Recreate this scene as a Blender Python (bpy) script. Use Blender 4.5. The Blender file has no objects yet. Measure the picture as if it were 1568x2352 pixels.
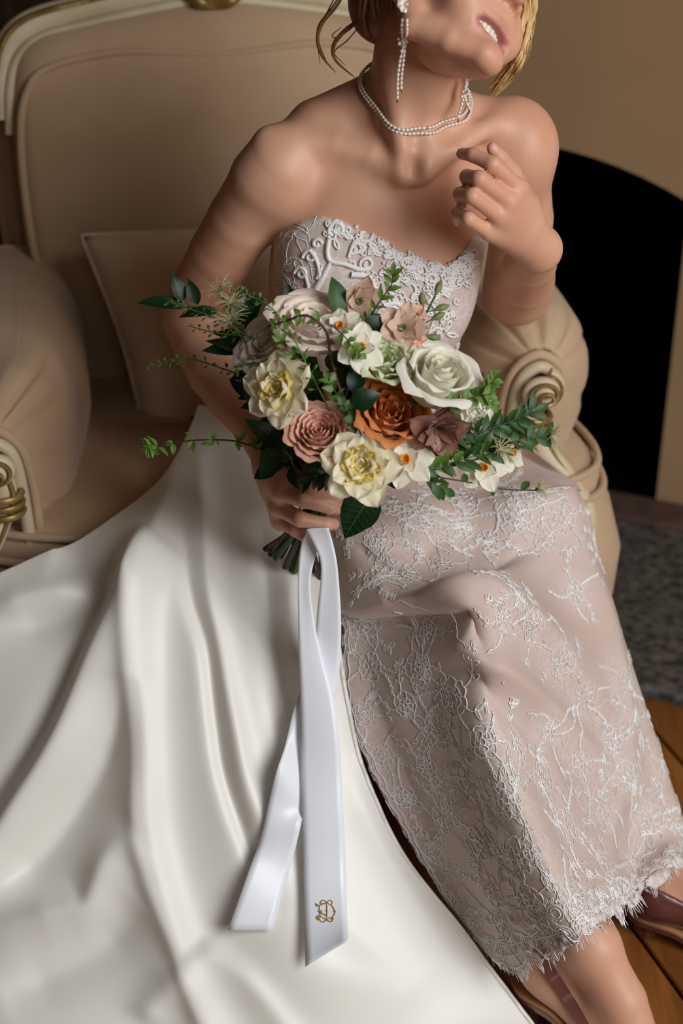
import bpy, bmesh, math, random
import numpy as np
from mathutils import Matrix, Vector

sc = bpy.context.scene
col = sc.collection
rng = random.Random(7)
PI = math.pi

# ------------------------------------------------------------------ camera
F = 3600.0                                    # focal length in pixels of the 1568 x 2352 frame
PITCH = math.radians(29.0)
CAM = np.array([0.0, 0.0, 1.445])
cd_ = bpy.data.cameras.new('camera')
cam = bpy.data.objects.new('camera', cd_); col.objects.link(cam)
cam.location = CAM
cam.rotation_euler = (PI / 2 - PITCH, 0, 0)
cd_.sensor_fit = 'VERTICAL'; cd_.sensor_height = 36.0
cd_.lens = 36.0 * F / 2352.0
cd_.dof.use_dof = True; cd_.dof.focus_distance = 1.73; cd_.dof.aperture_fstop = 3.2
cd_.clip_start = 0.05
sc.camera = cam

# ------------------------------------------------------------------ world, daylight, added fill, exposure
w = bpy.data.worlds.new('room_air'); sc.world = w; w.use_nodes = True
bg = w.node_tree.nodes['Background']
bg.inputs[0].default_value = (1.0, 0.64, 0.36, 1); bg.inputs[1].default_value = 0.038

def area(name, loc, target, sx, sy, power, color):
    l = bpy.data.lights.new(name, 'AREA'); l.shape = 'RECTANGLE'; l.size = sx; l.size_y = sy
    l.energy = power; l.color = color
    o = bpy.data.objects.new(name, l); col.objects.link(o); o.location = loc
    o.rotation_euler = (Vector(target) - Vector(loc)).to_track_quat('-Z', 'Y').to_euler()
    return o
area('window_daylight', (1.68, -0.12, 1.85), (0.05, 1.65, 0.66), 1.3, 1.8, 68, (0.97, 0.985, 1.0))
area('front_fill_light', (0.9, -2.6, 2.2), (0.0, 1.70, 0.75), 1.1, 1.7, 6, (0.97, 0.985, 1.0))  # weak fill added behind the camera to lift the chest, no known window

sc.view_settings.view_transform = 'Standard'; sc.view_settings.look = 'None'
sc.view_settings.gamma = 1.0; sc.view_settings.use_curve_mapping = False
sc.view_settings.exposure = 0.0
sc.cycles.use_denoising = True
sc.cycles.max_bounces = 8; sc.cycles.transparent_max_bounces = 12

# ------------------------------------------------------------------ pixel directions -> points
RT = np.array([1., 0, 0]); UPV = np.array([0, math.sin(PITCH), math.cos(PITCH)]); FW = np.array([0, math.cos(PITCH), -math.sin(PITCH)])
def P(px, py, Y):
    r = RT * (px - 784) / F - UPV * (py - 1176) / F + FW
    return CAM + r * (Y / r[1])
def PZ(px, py, Z):
    r = RT * (px - 784) / F - UPV * (py - 1176) / F + FW
    return CAM + r * ((Z - CAM[2]) / r[2])
def project(p):
    v = np.asarray(p, float) - CAM; d = v @ FW
    return 784 + F * (v @ RT) / d, 1176 - F * (v @ UPV) / d
# ------------------------------------------------------------------ material helpers
def srgb(r, g, b):
    f = lambda c: (c / 255 / 12.92) if c / 255 <= .04045 else ((c / 255 + .055) / 1.055) ** 2.4
    return (f(r), f(g), f(b), 1)
def mat(name, color, rough=.6, var=None, scale=20., bump=0., bscale=80., metal=0., spec=.5, sss=0., sheen=0., weave=0., aniso=0., coat=0., transl=0.):
    m = bpy.data.materials.new(name); m.use_nodes = True
    nt = m.node_tree; N = nt.nodes; L = nt.links
    b = N['Principled BSDF']
    b.inputs['Base Color'].default_value = color
    b.inputs['Roughness'].default_value = rough
    b.inputs['Metallic'].default_value = metal
    b.inputs['Specular IOR Level'].default_value = spec
    if sheen: b.inputs['Sheen Weight'].default_value = sheen; b.inputs['Sheen Roughness'].default_value = .4
    if coat: b.inputs['Coat Weight'].default_value = coat; b.inputs['Coat Roughness'].default_value = .15
    if sss:
        b.inputs['Subsurface Weight'].default_value = sss
        b.inputs['Subsurface Radius'].default_value = (.012, .005, .0025); b.inputs['Subsurface Scale'].default_value = 1.0
    tc = N.new('ShaderNodeTexCoord')
    if var is not None:
        n = N.new('ShaderNodeTexNoise'); n.inputs['Scale'].default_value = scale; n.inputs['Detail'].default_value = 5
        L.new(tc.outputs['Object'], n.inputs['Vector'])
        r = N.new('ShaderNodeMapRange'); r.inputs[1].default_value = .3; r.inputs[2].default_value = .7
        L.new(n.outputs['Fac'], r.inputs[0])
        mx = N.new('ShaderNodeMix'); mx.data_type = 'RGBA'
        mx.inputs[6].default_value = color; mx.inputs[7].default_value = var
        L.new(r.outputs[0], mx.inputs[0]); L.new(mx.outputs[2], b.inputs['Base Color'])
    if bump or weave:
        bn = N.new('ShaderNodeBump'); bn.inputs['Strength'].default_value = bump or weave; bn.inputs['Distance'].default_value = .002
        if weave:
            w1 = N.new('ShaderNodeTexWave'); w1.bands_direction = 'X'; w1.inputs['Scale'].default_value = bscale; w1.inputs['Distortion'].default_value = 1.5; w1.inputs['Detail Scale'].default_value = 6
            w2 = N.new('ShaderNodeTexWave'); w2.bands_direction = 'Z'; w2.inputs['Scale'].default_value = bscale; w2.inputs['Distortion'].default_value = 1.5; w2.inputs['Detail Scale'].default_value = 6
            ad = N.new('ShaderNodeMath'); ad.operation = 'ADD'
            for q in (w1, w2): L.new(tc.outputs['Object'], q.inputs['Vector'])
            L.new(w1.outputs['Fac'], ad.inputs[0]); L.new(w2.outputs['Fac'], ad.inputs[1]); L.new(ad.outputs[0], bn.inputs['Height'])
        else:
            n2 = N.new('ShaderNodeTexNoise'); n2.inputs['Scale'].default_value = bscale; n2.inputs['Detail'].default_value = 4
            L.new(tc.outputs['Object'], n2.inputs['Vector']); L.new(n2.outputs['Fac'], bn.inputs['Height'])
        L.new(bn.outputs['Normal'], b.inputs['Normal'])
    if transl:
        tr = N.new('ShaderNodeBsdfTranslucent'); tr.inputs[0].default_value = color
        ms = N.new('ShaderNodeMixShader'); ms.inputs[0].default_value = transl
        L.new(b.outputs[0], ms.inputs[1]); L.new(tr.outputs[0], ms.inputs[2]); L.new(ms.outputs[0], N['Material Output'].inputs[0])
    return m
# ------------------------------------------------------------------ object helpers
def tag(o, label=None, cat=None, group=None, kind=None):
    if label: o['label'] = label
    if cat: o['category'] = cat
    if group: o['group'] = group
    if kind: o['kind'] = kind
    return o
def empty(name, loc=(0, 0, 0), M=None):
    o = bpy.data.objects.new(name, None); col.objects.link(o); o.empty_display_size = .05
    if M is not None: o.matrix_world = M
    else: o.location = loc
    o['_base'] = 1
    return o
def link(name, me, m=None, parent=None, local=False, M=None):
    """local: mesh is in the parent's own frame; otherwise mesh is in world coordinates"""
    o = bpy.data.objects.new(name, me); col.objects.link(o)
    if m is not None and not me.materials: me.materials.append(m)
    if M is not None: o.matrix_local = M
    if parent is not None:
        o.parent = parent
        if not local and parent.type == 'EMPTY':
            o.matrix_parent_inverse = parent.matrix_basis.inverted()
    return o
def mk(name, V, Fc, m=None, parent=None, smooth=True, local=False, sharp=None):
    me = bpy.data.meshes.new(name)
    me.from_pydata([tuple(map(float, v)) for v in V], [], [tuple(map(int, f)) for f in Fc])
    if smooth: me.polygons.foreach_set('use_smooth', [True] * len(me.polygons))
    me.update()
    if sharp is not None and smooth: me.set_sharp_from_angle(angle=math.radians(sharp))
    return link(name, me, m, parent, local)
def mk_np(name, V, Q, m=None, parent=None, smooth=True):
    me = bpy.data.meshes.new(name)
    V = np.asarray(V, np.float32); Q = np.asarray(Q, np.int32)
    me.vertices.add(len(V)); me.vertices.foreach_set('co', V.ravel())
    me.loops.add(Q.size); me.loops.foreach_set('vertex_index', Q.ravel())
    me.polygons.add(len(Q)); me.polygons.foreach_set('loop_start', np.arange(len(Q), dtype=np.int32) * Q.shape[1])
    me.polygons.foreach_set('use_smooth', np.full(len(Q), smooth))
    me.update(calc_edges=True); me.validate()
    return link(name, me, m, parent)
class MB:
    """collects verts and faces"""
    def __init__(s): s.V = []; s.F = []
    def add(s, V, Fc):
        b = len(s.V); s.V += [tuple(map(float, v)) for v in V]; s.F += [tuple(int(i) + b for i in f) for f in Fc]; return s
    def build(s, name, m=None, parent=None, smooth=True, local=False, sharp=None): return mk(name, s.V, s.F, m, parent, smooth, local, sharp)
def grid_faces(nu, nv, cu=False, cv=False):
    """nu x nv vertices, index i*nv+j"""
    f = []
    for i in range(nu if cu else nu - 1):
        for j in range(nv if cv else nv - 1):
            i2 = (i + 1) % nu; j2 = (j + 1) % nv
            f.append((i * nv + j, i2 * nv + j, i2 * nv + j2, i * nv + j2))
    return f
def catmull(pts, n, closed=False):
    """n samples per whole curve through pts (any dimension), centripetal-free uniform catmull-rom"""
    p = np.asarray(pts, float); k = len(p)
    if k == 2 and not closed:
        t = np.linspace(0, 1, n)[:, None]; return p[0] * (1 - t) + p[1] * t
    m = k if closed else k - 1
    out = np.zeros((n, p.shape[1]))
    for a, t in enumerate(np.linspace(0, m, n, endpoint=not closed)):
        i = min(int(t), m - 1); u = t - i
        if closed: q = [p[(i + d) % k] for d in (-1, 0, 1, 2)]
        else:
            q0 = p[i - 1] if i > 0 else 2 * p[0] - p[1]
            q3 = p[i + 2] if i + 2 < k else 2 * p[-1] - p[-2]
            q = [q0, p[i], p[i + 1], q3]
        out[a] = .5 * (2 * q[1] + (q[2] - q[0]) * u + (2 * q[0] - 5 * q[1] + 4 * q[2] - q[3]) * u * u + (-q[0] + 3 * q[1] - 3 * q[2] + q[3]) * u ** 3)
    return out
def patch(ctrl, nu, nv):
    """ctrl: rows x cols x 3 -> nu x nv x 3 through the control points"""
    c = np.asarray(ctrl, float)
    a = np.stack([catmull(c[:, j], nu) for j in range(c.shape[1])], 1)
    return np.stack([catmull(a[i], nv) for i in range(nu)], 0)
def grid_normals(G):
    du = np.gradient(G, axis=0); dv = np.gradient(G, axis=1)
    n = np.cross(du, dv); n /= np.linalg.norm(n, axis=2, keepdims=True) + 1e-12
    return n
def tube_vf(pts, rad, seg=8, closed=False, caps=True, flat=1.0):
    p = np.asarray(pts, float); n = len(p)
    r = np.full(n, float(rad)) if np.isscalar(rad) else np.asarray(rad, float)
    if closed: T = np.roll(p, -1, 0) - np.roll(p, 1, 0)
    else: T = np.gradient(p, axis=0)
    T /= np.linalg.norm(T, axis=1, keepdims=True) + 1e-12
    a = np.array([0, 0, 1.]) if abs(T[0][2]) < .9 else np.array([1., 0, 0])
    nr = np.cross(T[0], a); nr /= np.linalg.norm(nr)
    V = []
    for i in range(n):
        nr = nr - T[i] * (nr @ T[i]); nr /= np.linalg.norm(nr) + 1e-12
        bn = np.cross(T[i], nr)
        for s in range(seg):
            an = 2 * PI * s / seg
            V.append(p[i] + r[i] * (nr * math.cos(an) + flat * bn * math.sin(an)))
    f = grid_faces(n, seg, cu=closed, cv=True)
    if caps and not closed:
        f.append(tuple(range(seg))[::-1]); f.append(tuple((n - 1) * seg + s for s in range(seg)))
    return V, f
def tube(name, pts, rad, m, parent=None, seg=8, closed=False, local=False, n=None):
    if n: pts = catmull(pts, n, closed); rad = rad if np.isscalar(rad) else np.interp(np.linspace(0, 1, n), np.linspace(0, 1, len(rad)), rad)
    V, f = tube_vf(pts, rad, seg, closed)
    return mk(name, V, f, m, parent, True, local, sharp=60)
def sphere_vf(c, r, nu=10, nv=8):
    r = np.broadcast_to(np.asarray(r, float), (3,)); V = []
    for i in range(nv + 1):
        t = PI * i / nv
        for j in range(nu):
            a = 2 * PI * j / nu
            V.append((c[0] + r[0] * math.sin(t) * math.cos(a), c[1] + r[1] * math.sin(t) * math.sin(a), c[2] + r[2] * math.cos(t)))
    return V, grid_faces(nv + 1, nu, cv=True)
def box_vf(lo, hi, bev=0.):
    (x0, y0, z0), (x1, y1, z1) = lo, hi
    if not bev:
        V = [(x, y, z) for x in (x0, x1) for y in (y0, y1) for z in (z0, z1)]
        return V, [(0, 1, 3, 2), (4, 6, 7, 5), (0, 4, 5, 1), (2, 3, 7, 6), (0, 2, 6, 4), (1, 5, 7, 3)]
    b = bev
    V = [(x0 + b, y0 + b, z1), (x1 - b, y0 + b, z1), (x1 - b, y1 - b, z1), (x0 + b, y1 - b, z1),
         (x0, y0, z1 - b), (x1, y0, z1 - b), (x1, y1, z1 - b), (x0, y1, z1 - b), (x0, y0, z0), (x1, y0, z0), (x1, y1, z0), (x0, y1, z0)]
    f = [(0, 1, 2, 3), (8, 11, 10, 9)]
    for i in range(4):
        j = (i + 1) % 4; f += [(4 + i, 4 + j, j, i), (8 + i, 8 + j, 4 + j, 4 + i)]
    return V, f
# ================================================================== the room
M_plaster = mat('tan_plaster', srgb(164, 134, 98), .85, srgb(152, 121, 86), 3., .15, 60)
M_dark = mat('dark_wood_panelling', srgb(66, 46, 30), .6, srgb(52, 35, 22), 6.)
M_soot = mat('soot_black', (.004, .0035, .003, 1), 1.0, spec=.0)
M_stone = mat('hearth_stone', srgb(104, 98, 92), .6, srgb(34, 31, 29), 60., .6, 160)
M_brick = mat('hearth_brick', srgb(98, 66, 52), .85, srgb(60, 46, 40), 20., .5, 90)
M_joint = mat('floor_gap', srgb(18, 10, 6), .9)
WA = math.radians(-22.7); W0 = np.array([.454, 2.687, 0])
def wl(u, d, z):            # along the wall, out of the wall towards the room (-d is inside the chimney), height
    t = np.array([math.cos(WA), math.sin(WA), 0]); n = np.array([math.sin(WA), -math.cos(WA), 0])
    return W0 + t * u + n * d + np.array([0, 0, z])
U0, U1, ZT = -.52, .158, .60   # the fire opening
def arch(u):
    s = (u - (U0 + U1) / 2) / ((U1 - U0) / 2)
    return ZT + .075 * (1 - abs(s) ** 2.2)
V = []; Fc = []
us = [-2.6, -.95, U0] + list(np.linspace(U0, U1, 17)[1:-1]) + [U1, .7, 1.6]
for u in us:
    zb = arch(u) if U0 < u < U1 else (ZT if u in (U0, U1) else 0)
    V += [wl(u, 0, 0), wl(u, 0, zb), wl(u, 0, 2.7), wl(u, -.34, zb)]
for i in range(len(us) - 1):
    a = i * 4; b = a + 4
    inside = us[i] >= U0 and us[i + 1] <= U1
    if inside:
        Fc += [(a + 1, b + 1, b + 2, a + 2), (a + 1, a + 3, b + 3, b + 1)]
    else: Fc += [(a, b, b + 1, a + 1), (a + 1, b + 1, b + 2, a + 2)]
wb = mk('wall_back', V, Fc, M_plaster, smooth=False); tag(wb, kind='structure')
mb = MB()                                      # the firebox behind the opening
for u, s in ((U0, 1), (U1, -1)):
    mb.add([wl(u, 0, 0), wl(u, -.34, 0), wl(u, -.34, ZT), wl(u, 0, ZT)], [(0, 1, 2, 3)])
o = mb.build('trim_1', M_plaster, smooth=False); tag(o, kind='structure')
mb = MB()
c = [wl(U0 - .01, -.03, .0), wl(U1 + .01, -.03, .0), wl(U1 - .08, -.42, 0), wl(U0 + .08, -.42, 0)]
up = np.array([0, 0, .8])
mb.add([*c, *[q + up for q in c]], [(1, 2, 6, 5), (2, 3, 7, 6), (3, 0, 4, 7), (4, 7, 6, 5), (0, 3, 2, 1)])
o = mb.build('wall_firebox', M_soot, smooth=False); tag(o, kind='structure')
# dark panelled wall further left
PA = wl(-.95, .01, 0); 
def wp(u, d, z): return wl(u, d, z)
lw = MB()
lw.add([wp(-2.6, .012, 0), wp(-.78, .012, 0), wp(-.78, .012, 2.7), wp(-2.6, .012, 2.7)], [(0, 1, 2, 3)])
wleft = lw.build('wall_left', M_dark, smooth=False); tag(wleft, kind='structure')
def wbox(u0, u1, d0, d1, z0, z1):
    V = [wl(u, d, z) for u in (u0, u1) for d in (d0, d1) for z in (z0, z1)]
    return V, [(0, 1, 3, 2), (4, 6, 7, 5), (0, 4, 5, 1), (2, 3, 7, 6), (0, 2, 6, 4), (1, 5, 7, 3)]
for k, (z0, z1, d) in enumerate(((0, .16, .035), (.52, .56, .03), (.66, .70, .05), (1.4, 1.46, .035))):
    V, f = wbox(-2.6, -.78, .012, d, z0, z1); o = mk('panel_rail', V, f, M_dark, wleft, smooth=False)
for u in (-2.2, -1.7, -1.25, -.86):
    V, f = wbox(u, u + .07, .012, .03, .16, 1.4); mk('panel_stile', V, f, M_dark, wleft, smooth=False)
# ---- hearth
hs = empty('trim_2', wl(-.1, .3, 0)); tag(hs, kind='structure')
def slab(name, u0, u1, d0, d1, z, m, b=.006):
    V = [wl(u0 + b, d0 + b, z), wl(u1 - b, d0 + b, z), wl(u1 - b, d1 - b, z), wl(u0 + b, d1 - b, z),
         wl(u0, d0, z - b), wl(u1, d0, z - b), wl(u1, d1, z - b), wl(u0, d1, z - b), wl(u0, d0, 0), wl(u1, d0, 0), wl(u1, d1, 0), wl(u0, d1, 0)]
    f = [(0, 3, 2, 1)]
    for i in range(4):
        j = (i + 1) % 4; f += [(4 + i, i, j, 4 + j), (8 + i, 4 + i, 4 + j, 8 + j)]
    return mk(name, V, f, m, hs, smooth=False)
bu = U0 - .1
while bu < U1 + .12:                           # row of bricks along the mouth of the fireplace
    slab('brick', bu, bu + .205, .0, .095, .022 + rng.uniform(-.002, .003), M_brick); bu += .215
for u0, u1 in ((-.75, -.02), (-.012, .72)):
    slab('stone_slab', u0, u1, .105, .62, .02, M_stone)
# ---- floor of old boards
fl = empty('floor', (0, 1.5, 0)); tag(fl, kind='structure')
M_boards = []
for k, (a, b) in enumerate((((152, 96, 38), (112, 62, 22)), ((164, 106, 46), (124, 74, 28)), ((138, 84, 32), (98, 54, 20)))):
    m = mat('floor_board_%d' % k, srgb(*a), .42, srgb(*b), 3., .25, 40)
    nt = m.node_tree; tcn = [n for n in nt.nodes if n.type == 'TEX_COORD'][0]
    mp = nt.nodes.new('ShaderNodeMapping'); mp.inputs['Scale'].default_value = (9, 1, 3); mp.inputs['Rotation'].default_value = (0, 0, math.radians(-19.8))
    nt.links.new(tcn.outputs['Object'], mp.inputs[0])
    for n in nt.nodes:
        if n.type == 'TEX_NOISE': nt.links.new(mp.outputs[0], n.inputs['Vector']); n.inputs['Distortion'].default_value = .6; n.inputs['Scale'].default_value = 4 if n.inputs['Scale'].default_value < 30 else 30
    M_boards.append(m)
BA = math.radians(-90 + 19.8)
bt = np.array([math.cos(BA), math.sin(BA), 0]); bnv = np.array([-bt[1], bt[0], 0])
O0 = PZ(1430, 2100, 0)
def fpt(s, t, z): return O0 + bt * s + bnv * t + np.array([0, 0, z])
for k in range(-17, 18):
    t0 = k * .118 + .0025; t1 = (k + 1) * .118 - .0025
    s = -3.2 + rng.uniform(0, .9)
    cuts = [-3.2]
    while s < 2.6: cuts.append(s); s += rng.uniform(1.3, 2.2)
    cuts.append(2.6)
    if k == 0: cuts = [-3.2, -.62, 1.3, 2.6]
    for a, b in zip(cuts, cuts[1:]):
        z = rng.uniform(-.0012, .0); e = .002
        V = [fpt(a + e, t0 + e, z), fpt(b - e, t0 + e, z), fpt(b - e, t1 - e, z), fpt(a + e, t1 - e, z),
             fpt(a, t0, z - e), fpt(b, t0, z - e), fpt(b, t1, z - e), fpt(a, t1, z - e), fpt(a, t0, -.02), fpt(b, t0, -.02), fpt(b, t1, -.02), fpt(a, t1, -.02)]
        f = [(0, 1, 2, 3)]
        for i in range(4):
            j = (i + 1) % 4; f += [(4 + i, 4 + j, j, i), (8 + i, 8 + j, 4 + j, 4 + i)]
        mk('floor_board', V, f, M_boards[rng.randrange(3)], fl, smooth=False)
mk('subfloor', [fpt(-3.4, -2.4, -.02), fpt(3, -2.4, -.02), fpt(3, 2.4, -.02), fpt(-3.4, 2.4, -.02)], [(0, 1, 2, 3)], M_joint, fl, smooth=False)
# ================================================================== the armchair
M_linen = mat('beige_linen', srgb(197, 168, 135), .9, srgb(185, 154, 120), 9., sheen=.3, weave=.25, bscale=320)
M_cream = mat('cream_painted_wood', srgb(214, 200, 170), .5, srgb(196, 178, 142), 14., .1, 60)
M_gold = mat('worn_gilding', srgb(168, 140, 84), .42, srgb(128, 104, 58), 40., .1, 90, metal=.5)
M_pil = mat('ivory_pillow_linen', srgb(220, 198, 170), .9, srgb(210, 187, 157), 12., sheen=.3, weave=.2, bscale=300)
CA = math.radians(11.6); CO = np.array([-.07, 1.79, 0])
def ch(x, y, z):
    return CO + np.array([math.cos(CA) * x - math.sin(CA) * y, math.sin(CA) * x + math.cos(CA) * y, z])
chair = empty('armchair', ch(0, .25, 0))
tag(chair, 'beige linen armchair with rolled arms and cream gilded carved frame', 'armchair')
# --- seat: bulging upholstered base
def seat_outline(n, grow=0.):
    p = []
    ctl = [(-.40, .50), (-.43, .25), (-.425, .06), (-.36, -.015), (-.18, -.065), (0, -.08), (.18, -.065), (.385, -.018), (.455, .06), (.445, .25), (.40, .50), (0, .53)]
    c = catmull(ctl, n, True); m = np.array([0, .2])
    d = c - m
    if grow < -.05: return m + d * (1 + grow / .36)
    return m + d * (1 + grow / np.linalg.norm(d, axis=1, keepdims=True))
prof = [(.19, -.03), (.21, .0), (.26, .028), (.33, .032), (.40, .012), (.425, -.004)]
n = 72; V = []
for z, g in prof: V += [ch(x, y, z) for x, y in seat_outline(n, g)]
mk('seat_base', V, grid_faces(len(prof), n, cv=True) + [tuple(range(n))[::-1]], M_linen, chair)
V = []
for z, g in ((.40, -.03), (.425, -.008), (.445, -.006), (.462, -.02), (.472, -.06), (.480, -.14), (.484, -.28)): V += [ch(x, y, z) for x, y in seat_outline(n, g)]
mk('seat_cushion', V, grid_faces(7, n, cv=True) + [tuple(6 * n + i for i in range(n))], M_linen, chair)
tube('seat_welt', [ch(x, y, .428) for x, y in seat_outline(110, .0)], .006, M_linen, chair, 8, True)
tube('cushion_welt', [ch(x, y, .464) for x, y in seat_outline(110, -.010)], .0055, M_linen, chair, 8, True)
for sx in (-1, 1):                              # short cabriole legs
    for y in (.0, .44):
        pts = [ch(sx * .36, y, .23), ch(sx * .385, y - .01, .16), ch(sx * .37, y, .07), ch(sx * .385, y - .012, .012)]
        tube('leg', pts, [.04, .036, .022, .026], M_cream, chair, 10, n=14)
# --- arms
def arm(sx):
    ch0 = globals()['ch']
    def ch(x, y, z):
        if sx > 0: return ch0(x, y + .05, z + .016)
        return ch0(x - .024 * min(1, max(0, 1 - (y + .01) / .10)), y, z)
    rows = []; N_ = 120
    for k, t in enumerate(np.concatenate([np.linspace(0, 1, 11)[0:10] ** 1.6 * .16, np.linspace(.16, 1, 16)])):
        y = -.005 + t * .53
        full = min(1., max(0., t / .16)); sh = math.sin(full * PI / 2) ** .75
        sh = .34 + .66 * sh
        hw = (.066 + .040 * min(1, t / .45)) * sh
        hh = .135 * sh
        cx = .345 - .012 * t; cz = .525 - .0 * t + (1 - sh) * .072
        V = []
        for s in range(N_):
            a = 2 * PI * s / N_
            ca, sa = math.cos(a), math.sin(a)
            e = .78
            x = abs(ca) ** e * math.copysign(1, ca); z = abs(sa) ** e * math.copysign(1, sa)
            pl = 1.0
            if t < .24 and z > -.5: pl = 1 - .11 * min(1, t / .03 + .25) * (1 - t / .24) ** .8 * (.5 + .5 * math.cos(a * 12 + .7)) ** 5
            tapx = 1 - .22 * max(0., -z)
            V.append(ch(sx * (cx + x * hw * pl * tapx * (1.38 - .3 * min(1, t / .6) if x > 0 else 1)), y, cz + z * hh * pl))
        rows += V
    nr = len(rows) // N_
    f = grid_faces(nr, N_, cv=True) + [tuple(range(N_))[::-1], tuple((nr - 1) * N_ + i for i in range(N_))]
    mk('arm_pad', rows, f, M_linen, chair)
    # carved front: post with gilded edges and a volute
    post = [(.338, -.022, .565), (.333, -.022, .53), (.352, -.026, .48), (.385, -.038, .43), (.405, -.05, .38), (.395, -.055, .30), (.37, -.06, .24)]
    pc = catmull(post, 40)
    tube('arm_post', [ch(sx * x, y, z) for x, y, z in pc], np.interp(np.linspace(0, 1, 40), [0, .3, .6, 1], [.016, .018, .022, .030]), M_cream, chair, 12)
    for dx in (-.011, .011):
        tube('gilded_edge', [ch(sx * (x + dx), y - .015, z) for x, y, z in pc], .0034, M_gold, chair, 6)
    # rolled front border between pad and wood
    bd = catmull([(.298, .004, .44), (.300, .0, .53), (.311, -.006, .588), (.342, -.010, .613), (.374, -.006, .592), (.384, .0, .555)], 40)
    tube('front_welt', [ch(sx * x, y, z) for x, y, z in bd], .0070, M_linen, chair, 8)
    bd2 = catmull([(.308, -.008, .44), (.311, -.012, .53), (.319, -.018, .582), (.342, -.022, .601), (.366, -.018, .584)], 40)
    tube('front_border', [ch(sx * x, y, z) for x, y, z in bd2], .0085, M_cream, chair, 8)
    # volute
    vol = []; rr = []
    for q in range(70):
        a = 2.2 * 2 * PI * q / 69; r = .0255 * (1 - q / 69 * .78)
        vol.append(ch(sx * (.342 + r * math.sin(a + .4)), -.03 - .028 * q / 69, .573 + r * math.cos(a + .4) * .85)); rr.append(.0098 * (1 - .5 * q / 69))
    tube('scroll', vol, rr, M_cream, chair, 9)
    vg = []
    for q in range(70):
        a = 2.2 * 2 * PI * q / 69; r = .0265 * (1 - q / 69 * .78)
        vg.append(ch(sx * (.342 + r * math.sin(a + .4)), -.041 - .028 * q / 69, .573 + r * math.cos(a + .4) * .85))
    tube('gilded_scroll_line', vg, .0030, M_gold, chair, 6)
    for z in (.532, .52, .508):
        tube('gilded_ring', [ch(sx * .335 + .024 * math.cos(a), -.024 + .024 * math.sin(a), z) for a in np.linspace(0, 2 * PI, 20, endpoint=False)], .0045, M_gold, chair, 6, True)
arm(-1); arm(1)
# --- back
def by(z, off=0.): return .46 + .22 * (z - .42) + off
half = [(-.262, .42), (-.285, .52), (-.300, .64), (-.306, .76), (-.304, .86), (-.292, .925), (-.258, .958), (-.19, .972), (-.12, .983), (-.055, .992), (0, .995)]
outl = np.array(half + [(-x, z) for x, z in half[-2::-1]])
oc = catmull(outl, 90)
cz = .70
def inset(c, d):
    m = np.array([0, .70]); v = (m - c) * [1, .999]; L = np.linalg.norm(v, axis=1, keepdims=True); return c + v / L * d
V = []
rings = [(0.0, .09), (0.0, .0), (.006, -.026), (.022, -.040), (.035, -.046)]
for d, off in rings: V += [ch(x, by(z, off), z) for x, z in inset(oc, d)]
full = list(V); nb = 90
for t, off in ((.14, -.052), (.3, -.062), (.5, -.072), (.75, -.078)):
    c2 = inset(oc, .035); m = np.array([0, .70])
    V += [ch(*(lambda q: (q[0], by(q[1], off), q[1]))(a + (m - a) * t)) for a in c2]
f = grid_faces(len(rings) + 4, nb, cv=True)
last = (len(rings) + 3) * nb
V.append(ch(0, by(.70, -.08), .70)); f += [(last + (i + 1) % nb, last + i, len(V) - 1) for i in range(nb)]
f += [tuple(range(nb))]
mk('back_pad', V, f, M_linen, chair)
wl_c = catmull([(-.262, .44), (-.277, .56), (-.294, .70), (-.295, .82), (-.280, .885), (-.245, .918), (-.15, .934), (-.06, .929), (0, .925), (.06, .929), (.15, .934), (.245, .918), (.280, .885), (.295, .82), (.294, .70), (.277, .56), (.262, .44)], 120)
tube('back_welt', [ch(x, by(z, -.047), z) for x, z in wl_c], .0062, M_linen, chair, 8)
fr = catmull([(-.318, .84), (-.312, .90), (-.296, .942), (-.26, .968), (-.19, .984), (-.12, .996), (-.055, 1.006), (0, 1.012), (.055, 1.006), (.12, .996), (.19, .984), (.26, .968), (.296, .942), (.312, .90), (.318, .84)], 100)
tube('top_rail', [ch(x, by(z, -.0), z) for x, z in fr], .021, M_cream, chair, 12)
tube('rail_moulding', [ch(x * .97, by(z, -.022), z - .017) for x, z in fr], .0085, M_cream, chair, 8)
tube('gilded_rail_edge', [ch(x * 1.015, by(z, -.014), z + .012) for x, z in fr], .0055, M_gold, chair, 6)
for k in range(5):                               # little carved crest
    a = (k - 2) * .55
    p0 = ch(.0, by(.99, -.03), .985); p1 = ch(.05 * math.sin(a), by(1.0, -.034), .985 + .045 * math.cos(a))
    tube('crest_leaf', [p0, (p0 + p1) / 2 + np.array([0, -.008, 0]), p1], [.006, .010, .003], M_gold, chair, 8, n=10)
for sx in (-1, 1):
    p = catmull([(sx * .30, .42), (sx * .31, .55), (sx * .318, .70), (sx * .318, .85)], 24)
    tube('back_upright', [ch(x, by(z, .055), z) for x, z in p], .022, M_linen, chair, 10)
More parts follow.
